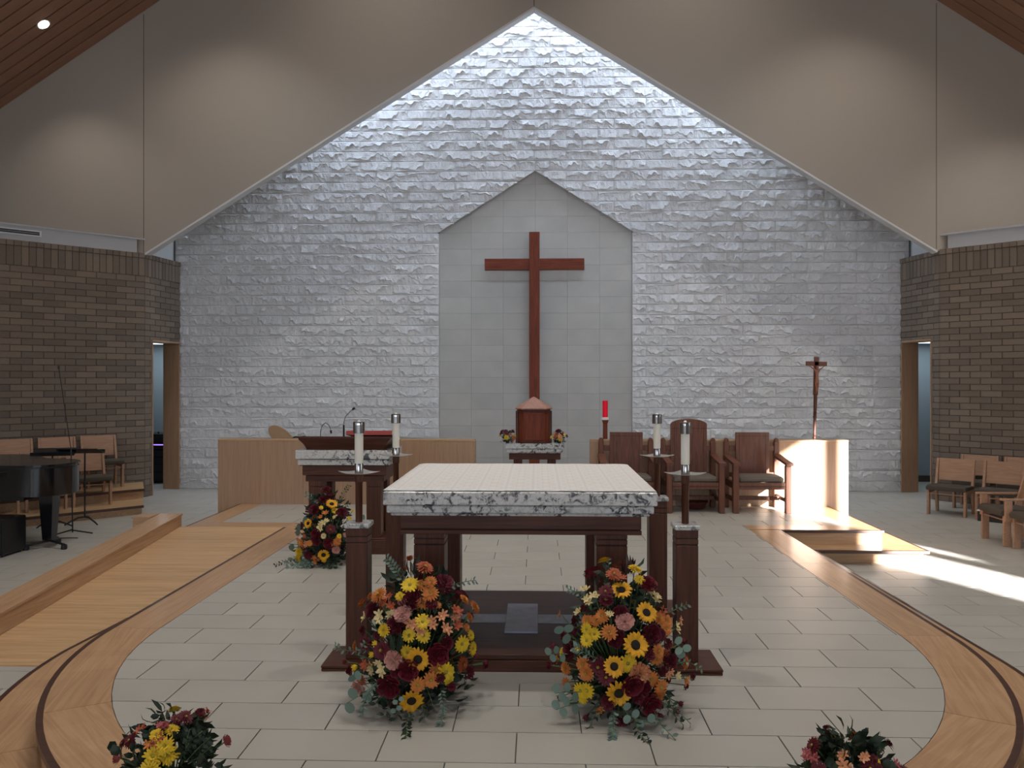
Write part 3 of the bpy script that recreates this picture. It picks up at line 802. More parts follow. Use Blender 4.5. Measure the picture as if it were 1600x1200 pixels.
c0 = candle_stand((-1.055, 4.74, 0), 'tall candle stand at the front left corner of the altar')
dup(c0, (.868, 4.74, 0), label='tall candle stand at the front right corner of the altar')
dup(c0, (-1.03, 5.85, 0), label='candle stand at the back left of the altar, nearer the ambo')
dup(c0, (.868, 5.85, 0), label='candle stand behind the right back corner of the altar')

# ------------------------------------------------------------------ ambo
AB = (-1.85, 7.93, 0)
amb = thing('ambo', 'granite topped ambo with dark wood legs and a flared reading desk', 'lectern', AB)
MB().box(-.463, -.30, .912, .463, .30, .995, .005).obj('granite_slab', 'granite', amb)
MB().box(-.445, -.285, .852, .445, .285, .906, .005).obj('granite_slab', 'granite', amb)
MB().box(-.43, -.27, .845, .43, .27, .915).obj('shadow_joint', 'groove', amb)
MB().box(-.405, -.26, .752, .405, .26, .846, .004).obj('apron', 'mahogX', amb)
MB().box(-.38, -.24, .69, .38, .24, .748, .004).obj('apron_moulding', 'mahogX', amb)
for sx in (-1, 1):
    for sy in (-1, 1):
        xc, yc = sx*.28, sy*.17
        leg = MB().box(xc-.07, yc-.07, .152, xc+.07, yc+.07, .64, .003).box(xc-.07, yc-.07, .645, xc+.07, yc+.07, .692).obj('leg', 'mahog', amb)
        MB().box(xc-.067, yc-.067, .63, xc+.067, yc+.067, .65).obj('leg_groove', 'groove', leg)
    a, b = sorted((sx*.20, sx*.42)); MB().box(a, -.28, 0, b, .28, .135, .003).box(a-.0 if sx < 0 else a, -.275, .138, b, .275, .153, .003).obj('foot', 'mahogX', amb)
mb = MB(); prof = [(0, .995, 0), (.004, 1.01, .0), (.018, 1.04, 0), (.045, 1.075, 0), (.065, 1.098, 0), (.068, 1.112, 0), (.078, 1.113, 0), (.078, 1.128, 0)]
vs = []
for e, z, _ in prof:
    hx, hy = .375+e, .22+e*.8
    for x, y in ((-hx, -hy), (hx, -hy), (hx, hy), (-hx, hy)):
        zz = z if y < 0 else z-(z-.995)*.55
        vs.append((x, y, zz))
k = len(prof)
mb.add(vs, [(j*4+i, j*4+(i+1) % 4, (j+1)*4+(i+1) % 4, (j+1)*4+i) for j in range(k-1) for i in range(4)]+[(3, 2, 1, 0), tuple((k-1)*4+i for i in range(4))])
mb.obj('reading_desk', 'mahogX', amb)
b = thing('book', 'closed red book lying on the ambo reading desk', 'book', (-1.62, 7.86, 1.118)); b.rotation_euler = (-.13, 0, .04)
MB().box(-.22, -.17, 0, .22, .15, .006, .002).box(-.22, -.17, .034, .22, .15, .040, .002).box(-.22, -.178, 0, .22, -.169, .04).obj('cover', 'redbook', b)
MB().box(-.21, -.162, .006, .215, .145, .034).obj('pages', 'paper', b)
def mic(pts, base, label, headr):
    t = thing('gooseneck_microphone', label, 'microphone', (pts[0][0], pts[0][1], base), 0)
    q = [(p[0]-pts[0][0], p[1]-pts[0][1], p[2]-base) for p in pts]
    MB().lathe([(.016, 0), (.016, .006), (.008, .012)], n=12).obj('mount', 'black', t)
    return t, q
t, q = mic([(-2.115, 7.80, 1.09), (-2.113, 7.80, 1.17), (-2.095, 7.79, 1.225), (-2.06, 7.78, 1.252), (-2.025, 7.76, 1.235), (-2.005, 7.75, 1.20), (-2.0, 7.75, 1.18)], 1.085, 'short arched black microphone on the left of the ambo', 0)
MB().tube(q, .0035).obj('gooseneck', 'black', t, smooth=True)
MB().tube([q[-1], (q[-1][0]+.004, q[-1][1], q[-1][2]-.03)], [.010, .009]).obj('microphone_head', 'black', t, smooth=True)
t, q = mic([(-1.885, 7.80, 1.09), (-1.885, 7.80, 1.24), (-1.883, 7.80, 1.26), (-1.868, 7.79, 1.31), (-1.83, 7.78, 1.35), (-1.79, 7.77, 1.385)], 1.085, 'tall slanting black microphone in the middle of the ambo', 0)
MB().tube([(0, 0, 0), (0, 0, .145)], .009).obj('stem', 'black', t, smooth=True)
MB().tube(q[1:], .0032).obj('gooseneck', 'black', t, smooth=True)
MB().tube([(q[-1][0]-.004, q[-1][1], q[-1][2]-.004), (q[-1][0]+.02, q[-1][1], q[-1][2]+.012)], [.010, .0125]).obj('microphone_head', 'black', t, smooth=True)

# ------------------------------------------------------------------ tabernacle and its table
TB = (-.035, 12.75, NZ)
t = thing('tabernacle_table', 'small granite topped dark wood table below the wall cross', 'table', TB)
z = -NZ
MB().box(-.455, -.26, z+.602, .455, .26, z+.683, .005).obj('granite_slab', 'granite', t)
MB().box(-.435, -.245, z+.545, .435, .245, z+.600, .004).box(-.415, -.23, z+.53, .415, .23, z+.548, .003).obj('granite_slab', 'granite', t)
MB().box(-.40, -.21, z+.43, .40, .21, z+.53, .004).obj('apron', 'mahogX', t)
for sx in (-1, 1):
    for sy in (-1, 1): MB().box(sx*.265-.065, sy*.13-.065, .06, sx*.265+.065, sy*.13+.065, z+.43, .003).obj('leg', 'mahog', t)
MB().box(-.38, -.22, 0, .38, .22, .06, .004).obj('foot_plate', 'mahogX', t)
def octo(h, c, z): return [(-h+c, -h), (h-c, -h), (h, -h+c), (h, h-c), (h-c, h), (-h+c, h), (-h, h-c), (-h, -h+c)]
tb = thing('tabernacle', 'dark wooden tabernacle with a pyramid roof standing on the granite table', 'tabernacle', (TB[0]-.015, 12.75, .683))
H2 = .255
MB().prism(octo(H2-.01, .07, 0), 0, .025).obj('base_moulding', 'mahogX', tb)
MB().prism(octo(H2-.02, .07, 0), .025, .515).obj('body', 'cherry', tb)
for s in (-1, 1):
    MB().box(s*.262-.022, -.15, .0, s*.262+.022, .15, .50, .003).obj('side_panel', 'mahog', tb)
d = MB().box(-.14, -.252, .05, .14, -.238, .485, .004).obj('door', 'cherry', tb)
for x in (-.135, .135): MB().box(x-.012, -.262, .055, x+.012, -.25, .48, .002).obj('door_stile', 'cherry', d)
for zz in (.068, .465): MB().box(-.121, -.262, zz-.014, .121, -.25, zz+.014, .002).obj('door_rail', 'cherryX', d)
MB().prism(octo(H2+.005, .07, 0), .512, .532).obj('cornice', 'mahogX', tb)
mb = MB(); o1 = octo(H2+.03, .085, 0); o2 = octo(.012, .004, 0)
mb.add([(p[0], p[1], .532) for p in o1]+[(p[0], p[1], .548) for p in o1]+[(p[0], p[1], .72) for p in o2],
    [list(range(8))[::-1]]+[(k*8+i, k*8+(i+1) % 8, (k+1)*8+(i+1) % 8, (k+1)*8+i) for k in range(2) for i in range(8)]+[[16+i for i in range(8)]])
mb.obj('roof', 'roofwood', tb)

# ------------------------------------------------------------------ sanctuary lamp, crucifix, disc
t = thing('sanctuary_lamp', 'slim red glass candle on a wooden post beside the niche', 'candle', (.955, 11.30, NZ))
MB().lathe([(.13, 0), (.13, .03), (.04, .05)], n=20).obj('base', 'cherry', t, smooth=True)
MB().box(-.030, -.030, .04, .030, .030, 1.38, .004).obj('post', 'cherry', t)
MB().add([(-.03, -.03, 1.38), (.03, -.03, 1.38), (.03, .03, 1.38), (-.03, .03, 1.38), (-.045, -.045, 1.43), (.045, -.045, 1.43), (.045, .045, 1.43), (-.045, .045, 1.43)],
    [(0, 1, 5, 4), (1, 2, 6, 5), (2, 3, 7, 6), (3, 0, 4, 7), (4, 5, 6, 7), (3, 2, 1, 0)]).obj('capital', 'cherry', t)
MB().lathe([(.046, 1.43), (.05, 1.436), (.05, 1.462), (.036, 1.468)], n=20).obj('holder', 'paper', t, smooth=True)
MB().lathe([(.036, 1.46), (.037, 1.70), (.031, 1.70), (.030, 1.68)], n=20).obj('glass', 'redglass', t, smooth=True)

def figure(parent, name, pts, edges, rad, m, root=0, lv=1):
    me = bpy.data.meshes.new(name); me.from_pydata(pts, edges, []); me.materials.append(M[m])
    o = put(name, me, parent); o.modifiers.new('skin', 'SKIN'); ss = o.modifiers.new('sub', 'SUBSURF'); ss.levels = lv; ss.render_levels = lv
    for i, r in enumerate(rad): me.skin_vertices[0].data[i].radius = (r, r*.85) if not isinstance(r, tuple) else r
    me.skin_vertices[0].data[root].use_root = True
    return o
t = thing('processional_crucifix', 'dark wooden processional crucifix standing behind the sunlit end of the right screen', 'crucifix', (3.80, 11.25, NZ))
t.rotation_euler = (0, math.radians(1.6), 0)
MB().lathe([(.16, 0), (.16, .03), (.05, .06), (.03, .12)], n=20).obj('stand', 'black', t, smooth=True)
MB().lathe([(.014, .1), (.0135, 1.18), (.022, 1.185), (.022, 1.20), (.016, 1.21), (.022, 1.225), (.022, 1.25), (.017, 1.26), (.019, 1.45), (.026, 1.49), (.018, 1.50), (.026, 1.52), (.018, 1.53), (.026, 1.55), (.019, 1.56), (.022, 1.58), (.024, 1.78), (.03, 1.8)], n=14).obj('staff', 'mahog', t, smooth=True)
MB().box(-.031, -.012, 1.78, .031, .018, 2.31, .003).box(-.142, -.012, 2.185, .142, .018, 2.245, .003).obj('cross', 'chairwood', t)
P = [(0, -.03, 1.98), (0, -.035, 2.05), (0, -.035, 2.11), (0, -.035, 2.15), (.004, -.045, 2.19), (.045, -.03, 2.14), (.085, -.025, 2.17), (.125, -.02, 2.205), (-.045, -.03, 2.14), (-.085, -.025, 2.17), (-.125, -.02, 2.205),
     (.018, -.045, 1.95), (.012, -.055, 1.885), (.004, -.032, 1.82), (-.018, -.045, 1.95), (-.010, -.055, 1.885), (-.003, -.032, 1.82)]
figure(t, 'carved_figure', P, [(0, 1), (1, 2), (2, 3), (3, 4), (2, 5), (5, 6), (6, 7), (2, 8), (8, 9), (9, 10), (0, 11), (11, 12), (12, 13), (0, 14), (14, 15), (15, 16)],
    [.026, .022, .028, .011, .019, .012, .009, .007, .012, .009, .007, .016, .012, .008, .016, .012, .008], 'bronze')
t = thing('hand_drum', 'tan oval disc leaning up behind the left oak screen', 'drum', (-3.47, 10.80, .89))
t.rotation_euler = (0, math.radians(38), 0)
mb = MB().lathe([(.20, 0), (.205, .004), (.205, .03), (.20, .034)], n=28); o = mb.obj('drum_head', 'tan', t, smooth=True); o.matrix_local = Matrix.Translation((0, 0, .02)) @ Matrix.Rotation(PI/2, 4, 'X') @ Matrix.Diagonal((1.0, .52, 1, 1))
MB().box(.055, -.042, -.02, .085, -.034, -.006, .001).obj('metal_clip', 'chrome', t)
t = thing('cable_bundle', 'small dark clutter lying on the left oak screen beside the tan disc', 'cable', (-3.18, 10.80, .875))
MB().tube([(-.14, 0, .012), (-.09, .01, .022), (-.03, -.01, .018), (.03, .01, .024), (.09, 0, .016), (.14, .01, .01)], [.009, .012, .012, .013, .011, .006]).obj('coil', 'black', t, smooth=True)

# ------------------------------------------------------------------ presider armchairs
def armchair(loc, label, arched=False, w=.72):
    t = thing('armchair', label, 'armchair', loc, 0, 'dark wooden armchairs before the right screen')
    hw = w/2; c = 'chairwood'
    for s in (-1, 1):
        x = s*(hw-.035)
        MB().box(x-.036, -.30, 0, x+.036, -.225, .60, .006).obj('front_leg', c, t)
        a, b = x-.033, x+.033
        mb = MB().box(a, .20, 0, b, .27, .86, .006)
        mb.lathe([(.034, .855), (.033, .88), (.024, .90), (.008, .91)], c=(x, .235), n=14); mb.obj('back_post', c, t, smooth=False)
        arm = MB(); pts = [(-.35, .60), (-.35, .635), (-.20, .650), (.0, .672), (.20, .70), (.20, .665), (.0, .640), (-.2, .618)]
        n = len(pts); a, b = x-.045, x+.045
        arm.add([(a, p[0], p[1]) for p in pts]+[(b, p[0], p[1]) for p in pts], [list(range(n)), list(range(n, 2*n))[::-1]]+[(i, n+i, n+(i+1) % n, (i+1) % n) for i in range(n)])
        o = arm.obj('armrest', c, t); bm = bmesh.new(); bm.from_mesh(o.data); bmesh.ops.recalc_face_normals(bm, faces=bm.faces[:]); bm.to_mesh(o.data); bm.free()
        MB().box(x-.018, -.225, .13, x+.018, .20, .18, .003).obj('side_stretcher', c, t)
        MB().box(x-.02, -.225, .30, x+.02, .20, .38, .003).obj('side_rail', c, t)
    MB().box(-hw+.071, -.285, .30, hw-.071, -.25, .385, .003).obj('seat_rail', c, t)
    MB().box(-hw+.071, -.292, .335, hw-.071, -.284, .341).obj('rail_groove', 'groove', t)
    MB().box(-hw+.068, -.02, .13, hw-.068, .02, .18, .003).obj('cross_stretcher', c, t)
    MB().box(-hw+.07, .215, .74, hw-.07, .245, .81, .003).obj('back_rail', c, t)
    MB().box(-hw+.07, .215, .40, hw-.07, .245, .46, .003).obj('back_rail', c, t)
    bw = .215 if not arched else .235
    poly = [(-bw, .44), (bw, .44), (bw, .985)]
    if arched:
        poly = [(-bw, .44), (bw, .44), (bw, 1.085)]+[(bw*math.cos(a), 1.085+.075*math.sin(a)) for a in [PI*i/14 for i in range(1, 14)]]+[(-bw, 1.085)]
    else: poly.append((-bw, .985))
    bp = MB().prismY(poly, .165, .205).obj('backrest', c, t)
    topz = .985 if not arched else 1.085
    for x in (-bw+.045, bw-.045): MB().box(x-.002, .1625, .45, x+.002, .168, topz-.02).obj('panel_groove', 'groove', bp)
    MB().box(-bw+.01, .1625, topz-.05, bw-.01, .168, topz-.046).obj('panel_groove', 'groove', bp)
    mb = MB().box(-hw+.08, -.27, .385, hw-.08, .18, .455, .022); mb.obj('seat_cushion', 'cushion', t)
    return t
armchair((1.17, 10.42, 0), 'square backed dark armchair partly hidden behind the altar')
armchair((1.985, 10.42, 0), 'dark armchair with an arched back, the middle one of three', True)
armchair((2.81, 10.42, 0), 'square backed dark armchair at the sunlit end of the right screen')
t = thing('wicker_basket', 'low dark red wicker basket on the floor under the middle armchair', 'basket', (2.06, 10.55, 0))
n = 22; mb = MB(); vs = []
prof = [(.10, 0), (.125, .012), (.15, .06), (.165, .085), (.158, .088), (.14, .06), (.115, .018), (.06, .015)]
MB().lathe(prof, n=n).obj('bowl', 'basket', t, smooth=True)
MB().tube([(.163*math.cos(2*PI*i/24), .163*math.sin(2*PI*i/24), .088+.008*math.sin(i*2)) for i in range(25)], .009, 6).obj('rim', 'basket', t, smooth=True)

# ------------------------------------------------------------------ oak stacking chairs
def nave_chair(loc, rz, label, group, arms=False):
    t = thing('oak_chair', label, 'chair', loc, rz, group); c = 'oakchair'; hw = .26
    for s in (-1, 1):
        x = s*(hw-.015)
        MB().box(x-.016, -.25, 0, x+.016, -.165, .375, .003).obj('front_leg', c, t)
        # rear leg and back stile, kicked back at foot and head
        def stile(p):
            n = len(p); mb = MB().add([(x-.016, q[0], q[1]) for q in p]+[(x+.016, q[0], q[1]) for q in p], [list(range(n)), list(range(n, 2*n))[::-1]]+[(i, n+i, n+(i+1) % n, (i+1) % n) for i in range(n)])
            bm = bmesh.new(); me = mb.mesh('s', c); bm.from_mesh(me); bmesh.ops.recalc_face_normals(bm, faces=bm.faces[:]); bm.to_mesh(me); bm.free(); return me
        put('rear_leg', stile([(.20, 0), (.275, 0), (.215, .36), (.135, .36)]), t)
        put('back_stile', stile([(.135, .36), (.215, .36), (.30, .80), (.265, .80)]), t)
        MB().box(x-.014, -.166, .315, x+.014, .15, .375, .003).obj('side_rail', c, t)
    MB().box(-hw+.03, -.235, .305, hw-.03, -.21, .32).obj('front_rail', c, t)
    MB().box(-hw+.03, .15, .31, hw-.03, .18, .36, .002).obj('rear_rail', c, t)
    b = MB().box(-hw+.032, -.010, 0, hw-.032, .010, .33, .004).obj('back_panel', c, t); b.location = (0, .225, .475); b.rotation_euler = (-.175, 0, 0)
    # padded seat with waterfall front
    mb = MB(); pr = [(-.285, .365), (-.295, .395), (-.285, .425), (-.25, .445), (-.1, .44), (.1, .425), (.19, .425), (.20, .40), (.19, .375), (-.1, .372), (-.24, .362)]
    xs = [(-.262, .7), (-.252, .92), (-.235, 1), (.235, 1), (.252, .92), (.262, .7)]; n = len(pr); vs = []
    for x, k in xs:
        for y, z in pr: vs.append((x, -.05+(y+.05)*(1-(1-k)*.1), .40+(z-.40)*k))
    mb.add(vs, [(i*n+j, i*n+(j+1) % n, (i+1)*n+(j+1) % n, (i+1)*n+j) for i in range(5) for j in range(n)]+[list(range(n))[::-1], [5*n+j for j in range(n)]])
    o = mb.obj('seat_pad', 'cushion_dark', t, smooth=True); bm = bmesh.new(); bm.from_mesh(o.data); bmesh.ops.recalc_face_normals(bm, faces=bm.faces[:]); bm.to_mesh(o.data); bm.free()
    if arms:
        for s in (-1, 1):
            x = s*(hw+.02)
            MB().box(x-.03, -.30, .555, x+.03, .24, .578, .006).obj('armrest', c, t)
            MB().box(x-.014, -.25, .30, x+.014, -.165, .555, .003).obj('arm_post', c, t)
    return t
GR = 'oak chairs with dark seats at the right'
GL = 'oak chairs on the choir risers'
ra = math.atan2(-.66, .75)
k0 = nave_chair((6.14, 12.14, NZ), ra, 'oak chair with dark seat standing nearest the right doorway', GR)
dup(k0, (6.62, 11.72, NZ), ra, 'oak chair with white paper beneath, second in the row from the right doorway')
dup(k0, (6.83, 12.76, NZ), ra, 'oak chair showing its back against the brick, behind the one nearest the right doorway')
dup(k0, (7.28, 12.36, NZ), ra, 'oak chair at the right edge by the brick wall, only its back top showing')
k1 = nave_chair((5.82, 10.02, NZ), -PI/2-.03, 'oak armchair with wooden arms facing the platform at the right', GR, True)
dup(k0, (5.86, 9.42, NZ), -PI/2-.03, 'oak chair cut by the right edge, nearest the viewer')
t = thing('paper_stack', 'white papers on the floor box beneath an oak chair at the right', 'papers', (6.42, 11.55, NZ), ra)
MB().box(-.16, -.12, 0, .16, .12, .14, .003).obj('box', 'black', t); MB().box(-.17, -.13, .14, .17, .13, .155, .002).obj('paper_sheets', 'paper', t)

# choir risers
Z1, Z2 = -.185, -.03
d45 = Vector((-.7071, -.7071))
def riser_poly(p0, depth, ln, back_dir=(-.46, .89)):
    a = Vector(p0); b = a+d45*ln; n = Vector((-.7071, .7071)); bd = Vector(back_dir).normalized()*depth/ (Vector(back_dir).normalized().dot(n))
    return [tuple(a), tuple(a+bd), tuple(b+n*depth), tuple(b)]
ris = struct(MB().prism(riser_poly((-5.86, 11.76), .83, 5.0), NZ, Z1-.03).obj('choir_riser', 'oakX'), 'two level oak choir riser along the left brick wall')
MB().prism(riser_poly((-5.83, 11.74), .85, 5.02), Z1-.03, Z1).obj('lower_tread', 'oakR', ris)
e0 = Vector((-5.825, 11.735))
def strip(p0, ln, off, w, z0, z1, nm, m):
    a = Vector(p0)+Vector((.7071, -.7071))*off; b = a+d45*ln; n = Vector((-.7071, .7071))*w
    MB().prism([tuple(a), tuple(a+n), tuple(b+n), tuple(b)], z0, z1).obj(nm, m, ris)
strip((-5.83, 11.74), 5.0, .03, .032, Z1-.035, Z1+.001, 'nosing', 'nosing')
MB().prism(riser_poly((-6.17, 12.43), .86, 4.6), Z1, Z2-.03).obj('upper_core', 'oakX', ris)
MB().prism(riser_poly((-6.15, 12.41), .88, 4.62), Z2-.03, Z2).obj('upper_tread', 'oakR', ris)
strip((-6.15, 12.41), 4.6, .03, .032, Z2-.035, Z2+.001, 'nosing', 'nosing')
rl = .72
def riser_chairs(start, z, n, names):
    first = None
    for i in range(n):
        p = (start[0]-.60*.7071*i*1.0, start[1]-.60*.7071*i*1.0, z)
        if first is None and z == Z1 and i == 0: first = nave_chair(p, rl, names[i], GL); KL.append(first)
        else: dup(KL[0], p, rl, names[i])
KL = []
riser_chairs((-6.68, 11.80), Z1, 3, ['oak chair in front row of the left risers, at the end by the step', 'oak chair in the front riser row, second from the step end, behind the piano', 'oak chair in the front riser row at the left edge behind the piano'])
riser_chairs((-6.93, 12.62), Z2, 4, ['oak chair in the upper riser row nearest the left doorway', 'oak chair in the upper riser row, second from the left doorway', 'oak chair in the upper riser row, third from the left doorway', 'oak chair in the upper riser row cut by the left edge'])
# chair behind the left screen
nave_chair((-1.02, 13.2, NZ), PI/2+.12, 'oak armchair mostly hidden behind the inner end of the left screen', 'chairs behind the screens', True)

# ------------------------------------------------------------------ piano corner
pn = thing('grand_piano', 'black grand piano at the left edge with its tail toward the platform', 'piano', (-6.2, 9.45, NZ))
def piano_outline():
    tail = [(.22+.44*math.sin(a)**.8 if a < PI/2 else .22+.44*math.sin(a), .02-.42*math.cos(a)) for a in [PI*i/18 for i in range(19)]]
    return [(-1.5, -.42), (-.2, -.41)]+tail+[(.0, .52), (-.15, .68), (-.3, .86), (-.45, .96), (-.6, 1.0), (-1.5, 1.0)]
MB().prism(piano_outline(), .64, .96).obj('rim', 'black_gloss', pn, True)
sc_ = [(x*1.015+.004, y*1.015) for x, y in piano_outline()]
MB().prism(sc_, .985, 1.005).obj('lid', 'black_gloss', pn)
MB().prism([(x*.97, y*.96) for x, y in piano_outline()], .96, .985).obj('lid_gap', 'black', pn)
MB().box(-1.5, -.38, .60, .3, -.2, .64).obj('under_beam', 'black', pn)
for x, y in ((.42, -.08), (-1.2, -.25), (-1.2, .8)):
    leg = MB().add([(x-.055, y-.055, .10), (x+.055, y-.055, .10), (x+.055, y+.055, .10), (x-.055, y+.055, .10), (x-.085, y-.08, .64), (x+.085, y-.08, .64), (x+.085, y+.08, .64), (x-.085, y+.08, .64)],
        [(3, 2, 1, 0), (4, 5, 6, 7), (0, 1, 5, 4), (1, 2, 6, 5), (2, 3, 7, 6), (3, 0, 4, 7)]).obj('leg', 'black_gloss', pn)
    for k in range(3):
        a = -.35+k*2*PI/3+(0 if x > 0 else .6)
        ex, ey = x+.24*math.cos(a), y+.24*math.sin(a)
        MB().tube([(x, y, .085), (ex, ey, .055)], .014).obj('dolly_arm', 'black', leg)
        o = MB().lathe([(.028, 0), (.034, .01), (.034, .05), (.02, .06)], c=(ex, ey), n=12).obj('caster', 'black', leg)
t = thing('speaker_box', 'black square speaker box on the floor under the piano', 'speaker', (-6.32, 9.02, NZ), -.03)
MB().box(-.36, -.2, .02, .36, .2, .42, .012).obj('cabinet', 'black', t); MB().box(-.34, -.208, .04, .34, -.2, .40, .006).obj('grille', 'slot', t)
for x in (-.3, .3):
    for y in (-.15, .15): MB().lathe([(.02, 0), (.02, .02)], c=(x, y), n=8).obj('foot', 'black', t)
def music_stand(loc, rz, label, tilt=.35, desk=True, h=.95):
    t = thing('music_stand', label, 'music stand', loc, rz, 'black music stands by the choir')
    MB().tube([(0, 0, .09), (0, 0, h)], .011).obj('pole', 'black', t)
    MB().lathe([(.018, h*.5), (.018, h*.5+.05)], n=10).obj('collar', 'black', t)
    for k in range(3):
        a = 2*PI*k/3+.5
        MB().tube([(0, 0, .10), (.08*math.cos(a), .08*math.sin(a), .095), (.2*math.cos(a), .2*math.sin(a), .04), (.25*math.cos(a), .25*math.sin(a), .008)], [.012, .012, .012, .009]).obj('foot', 'black', t, smooth=True)
    o = MB().box(-.26, -.004, 0, .26, .004, .30, .002).box(-.26, -.05, 0, .26, 0, .006).obj('desk', 'black', t); o.location = (0, -.01, h-.04); o.rotation_euler = (-tilt*2.6, 0, 0)
    return t
m1 = music_stand((-6.45, 10.52, NZ), .35, 'black music stand in front of the end riser chair', .5, h=1.02)
dup(m1, (-6.24, 10.92, NZ), 3.3, 'black music stand farther back, mostly hidden behind the piano')
dup(m1, (-5.66, 8.02, NZ), 1.2, 'black music stand at the left edge, only one foot showing on the floor')
t = thing('microphone_stand', 'very thin black microphone boom rising in front of the left brick wall', 'microphone stand', (-6.02, 10.22, NZ))
MB().tube([(.02, 0, .02), (0, 0, 1.1)], .008).obj('pole', 'black', t)
MB().tube([(0, 0, 1.08), (-.16, 0, 2.13)], .005, 6).obj('boom', 'black', t)
MB().tube([(-.16, 0, 2.13), (-.165, 0, 2.17)], [.012, .016], 8).obj('microphone_head', 'black', t)
for k in range(3):
    a = 2*PI*k/3; MB().tube([(0, 0, .05), (.28*math.cos(a), .28*math.sin(a), .012)], .009).obj('foot', 'black', t)
t = thing('power_strip', 'flat grey floor box with a short cable beside the piano leg', 'power strip', (-6.05, 9.85, NZ), .3)
MB().box(-.07, -.04, 0, .07, .04, .03, .004).obj('housing', 'black', t)
MB().tube([(.07, 0, .01), (.18, .02, .008), (.30, -.02, .008)], .006, 6).obj('cable', 'black', t, smooth=True)
t = thing('equipment_rack', 'black equipment rack with a purple light inside the left doorway', 'equipment rack', (-7.25, 15.55, NZ))
MB().box(-.35, -.3, .04, .35, .3, .95, .008).obj('cabinet', 'black', t)
for k in range(6): MB().box(-.32, -.31, .10+k*.14, .32, -.30, .21+k*.14, .003).obj('unit', 'slot', t)
MB().box(-.28, -.314, .735, .28, -.308, .755).obj('light_bar', 'led', t)
for k in range(4): MB().lathe([(.012, .95), (.015, .965), (.012, .99)], c=(-.2+k*.13, -.2), n=8).obj('knob', 'black', t)

# ------------------------------------------------------------------ flowers
FC = {'yellow': (.75, .50, .015), 'orange': (.62, .20, .035), 'rust': (.42, .085, .03), 'burg': (.12, .004, .014), 'red': (.16, .004, .015), 'pink': (.62, .30, .25),
      'cream': (.72, .58, .28), 'peach': (.66, .28, .13), 'gold': (.78, .38, .01), 'rose': (.42, .10, .10)}
for k, c in FC.items(): M['f_'+k] = mat('petal_'+k, c, .65, vary=(25, tuple(x*.72 for x in c), .6), rand=.10)
M['f_dark'] = mat('sunflower_centre', (.012, .007, .004), .9); M['f_eye'] = mat('green_yellow_eye', (.30, .26, .03), .8)
M['leaf'] = mat('dark_green_leaf', (.012, .026, .011), .6, rand=.35); M['euc'] = mat('eucalyptus_leaf', (.14, .21, .17), .6, rand=.2)
M['protea'] = mat('purple_brown_leaf', (.045, .018, .016), .5, rand=.2); M['stem'] = mat('flower_stem', (.08, .14, .05), .6)
M['pot'] = mat('black_flower_tray', (.02, .022, .022), .4)
def petal(mb, a, r0, r1, wd, z0, z1, lift=0., pointed=.5):
    ca, sa = math.cos(a), math.sin(a); pts = []
    for t, w_ in ((0, .35), (.4, .95), (.75, 1.0*(1-pointed*.35)), (1, .12 if pointed > .4 else .5)):
        r = r0+(r1-r0)*t; z = z0+(z1-z0)*t+lift*math.sin(t*PI)
        for s in (-1, 1): pts.append((r*ca-s*w_*wd*sa, r*sa+s*w_*wd*ca, z+abs(s)*0))
    mb.add(pts, [(0, 1, 3, 2), (2, 3, 5, 4), (4, 5, 7, 6)])
def dome(mb, r, h, z, n=10):
    mb.lathe([(r, z), (r*.85, z+h*.6), (r*.45, z+h)], n=n)
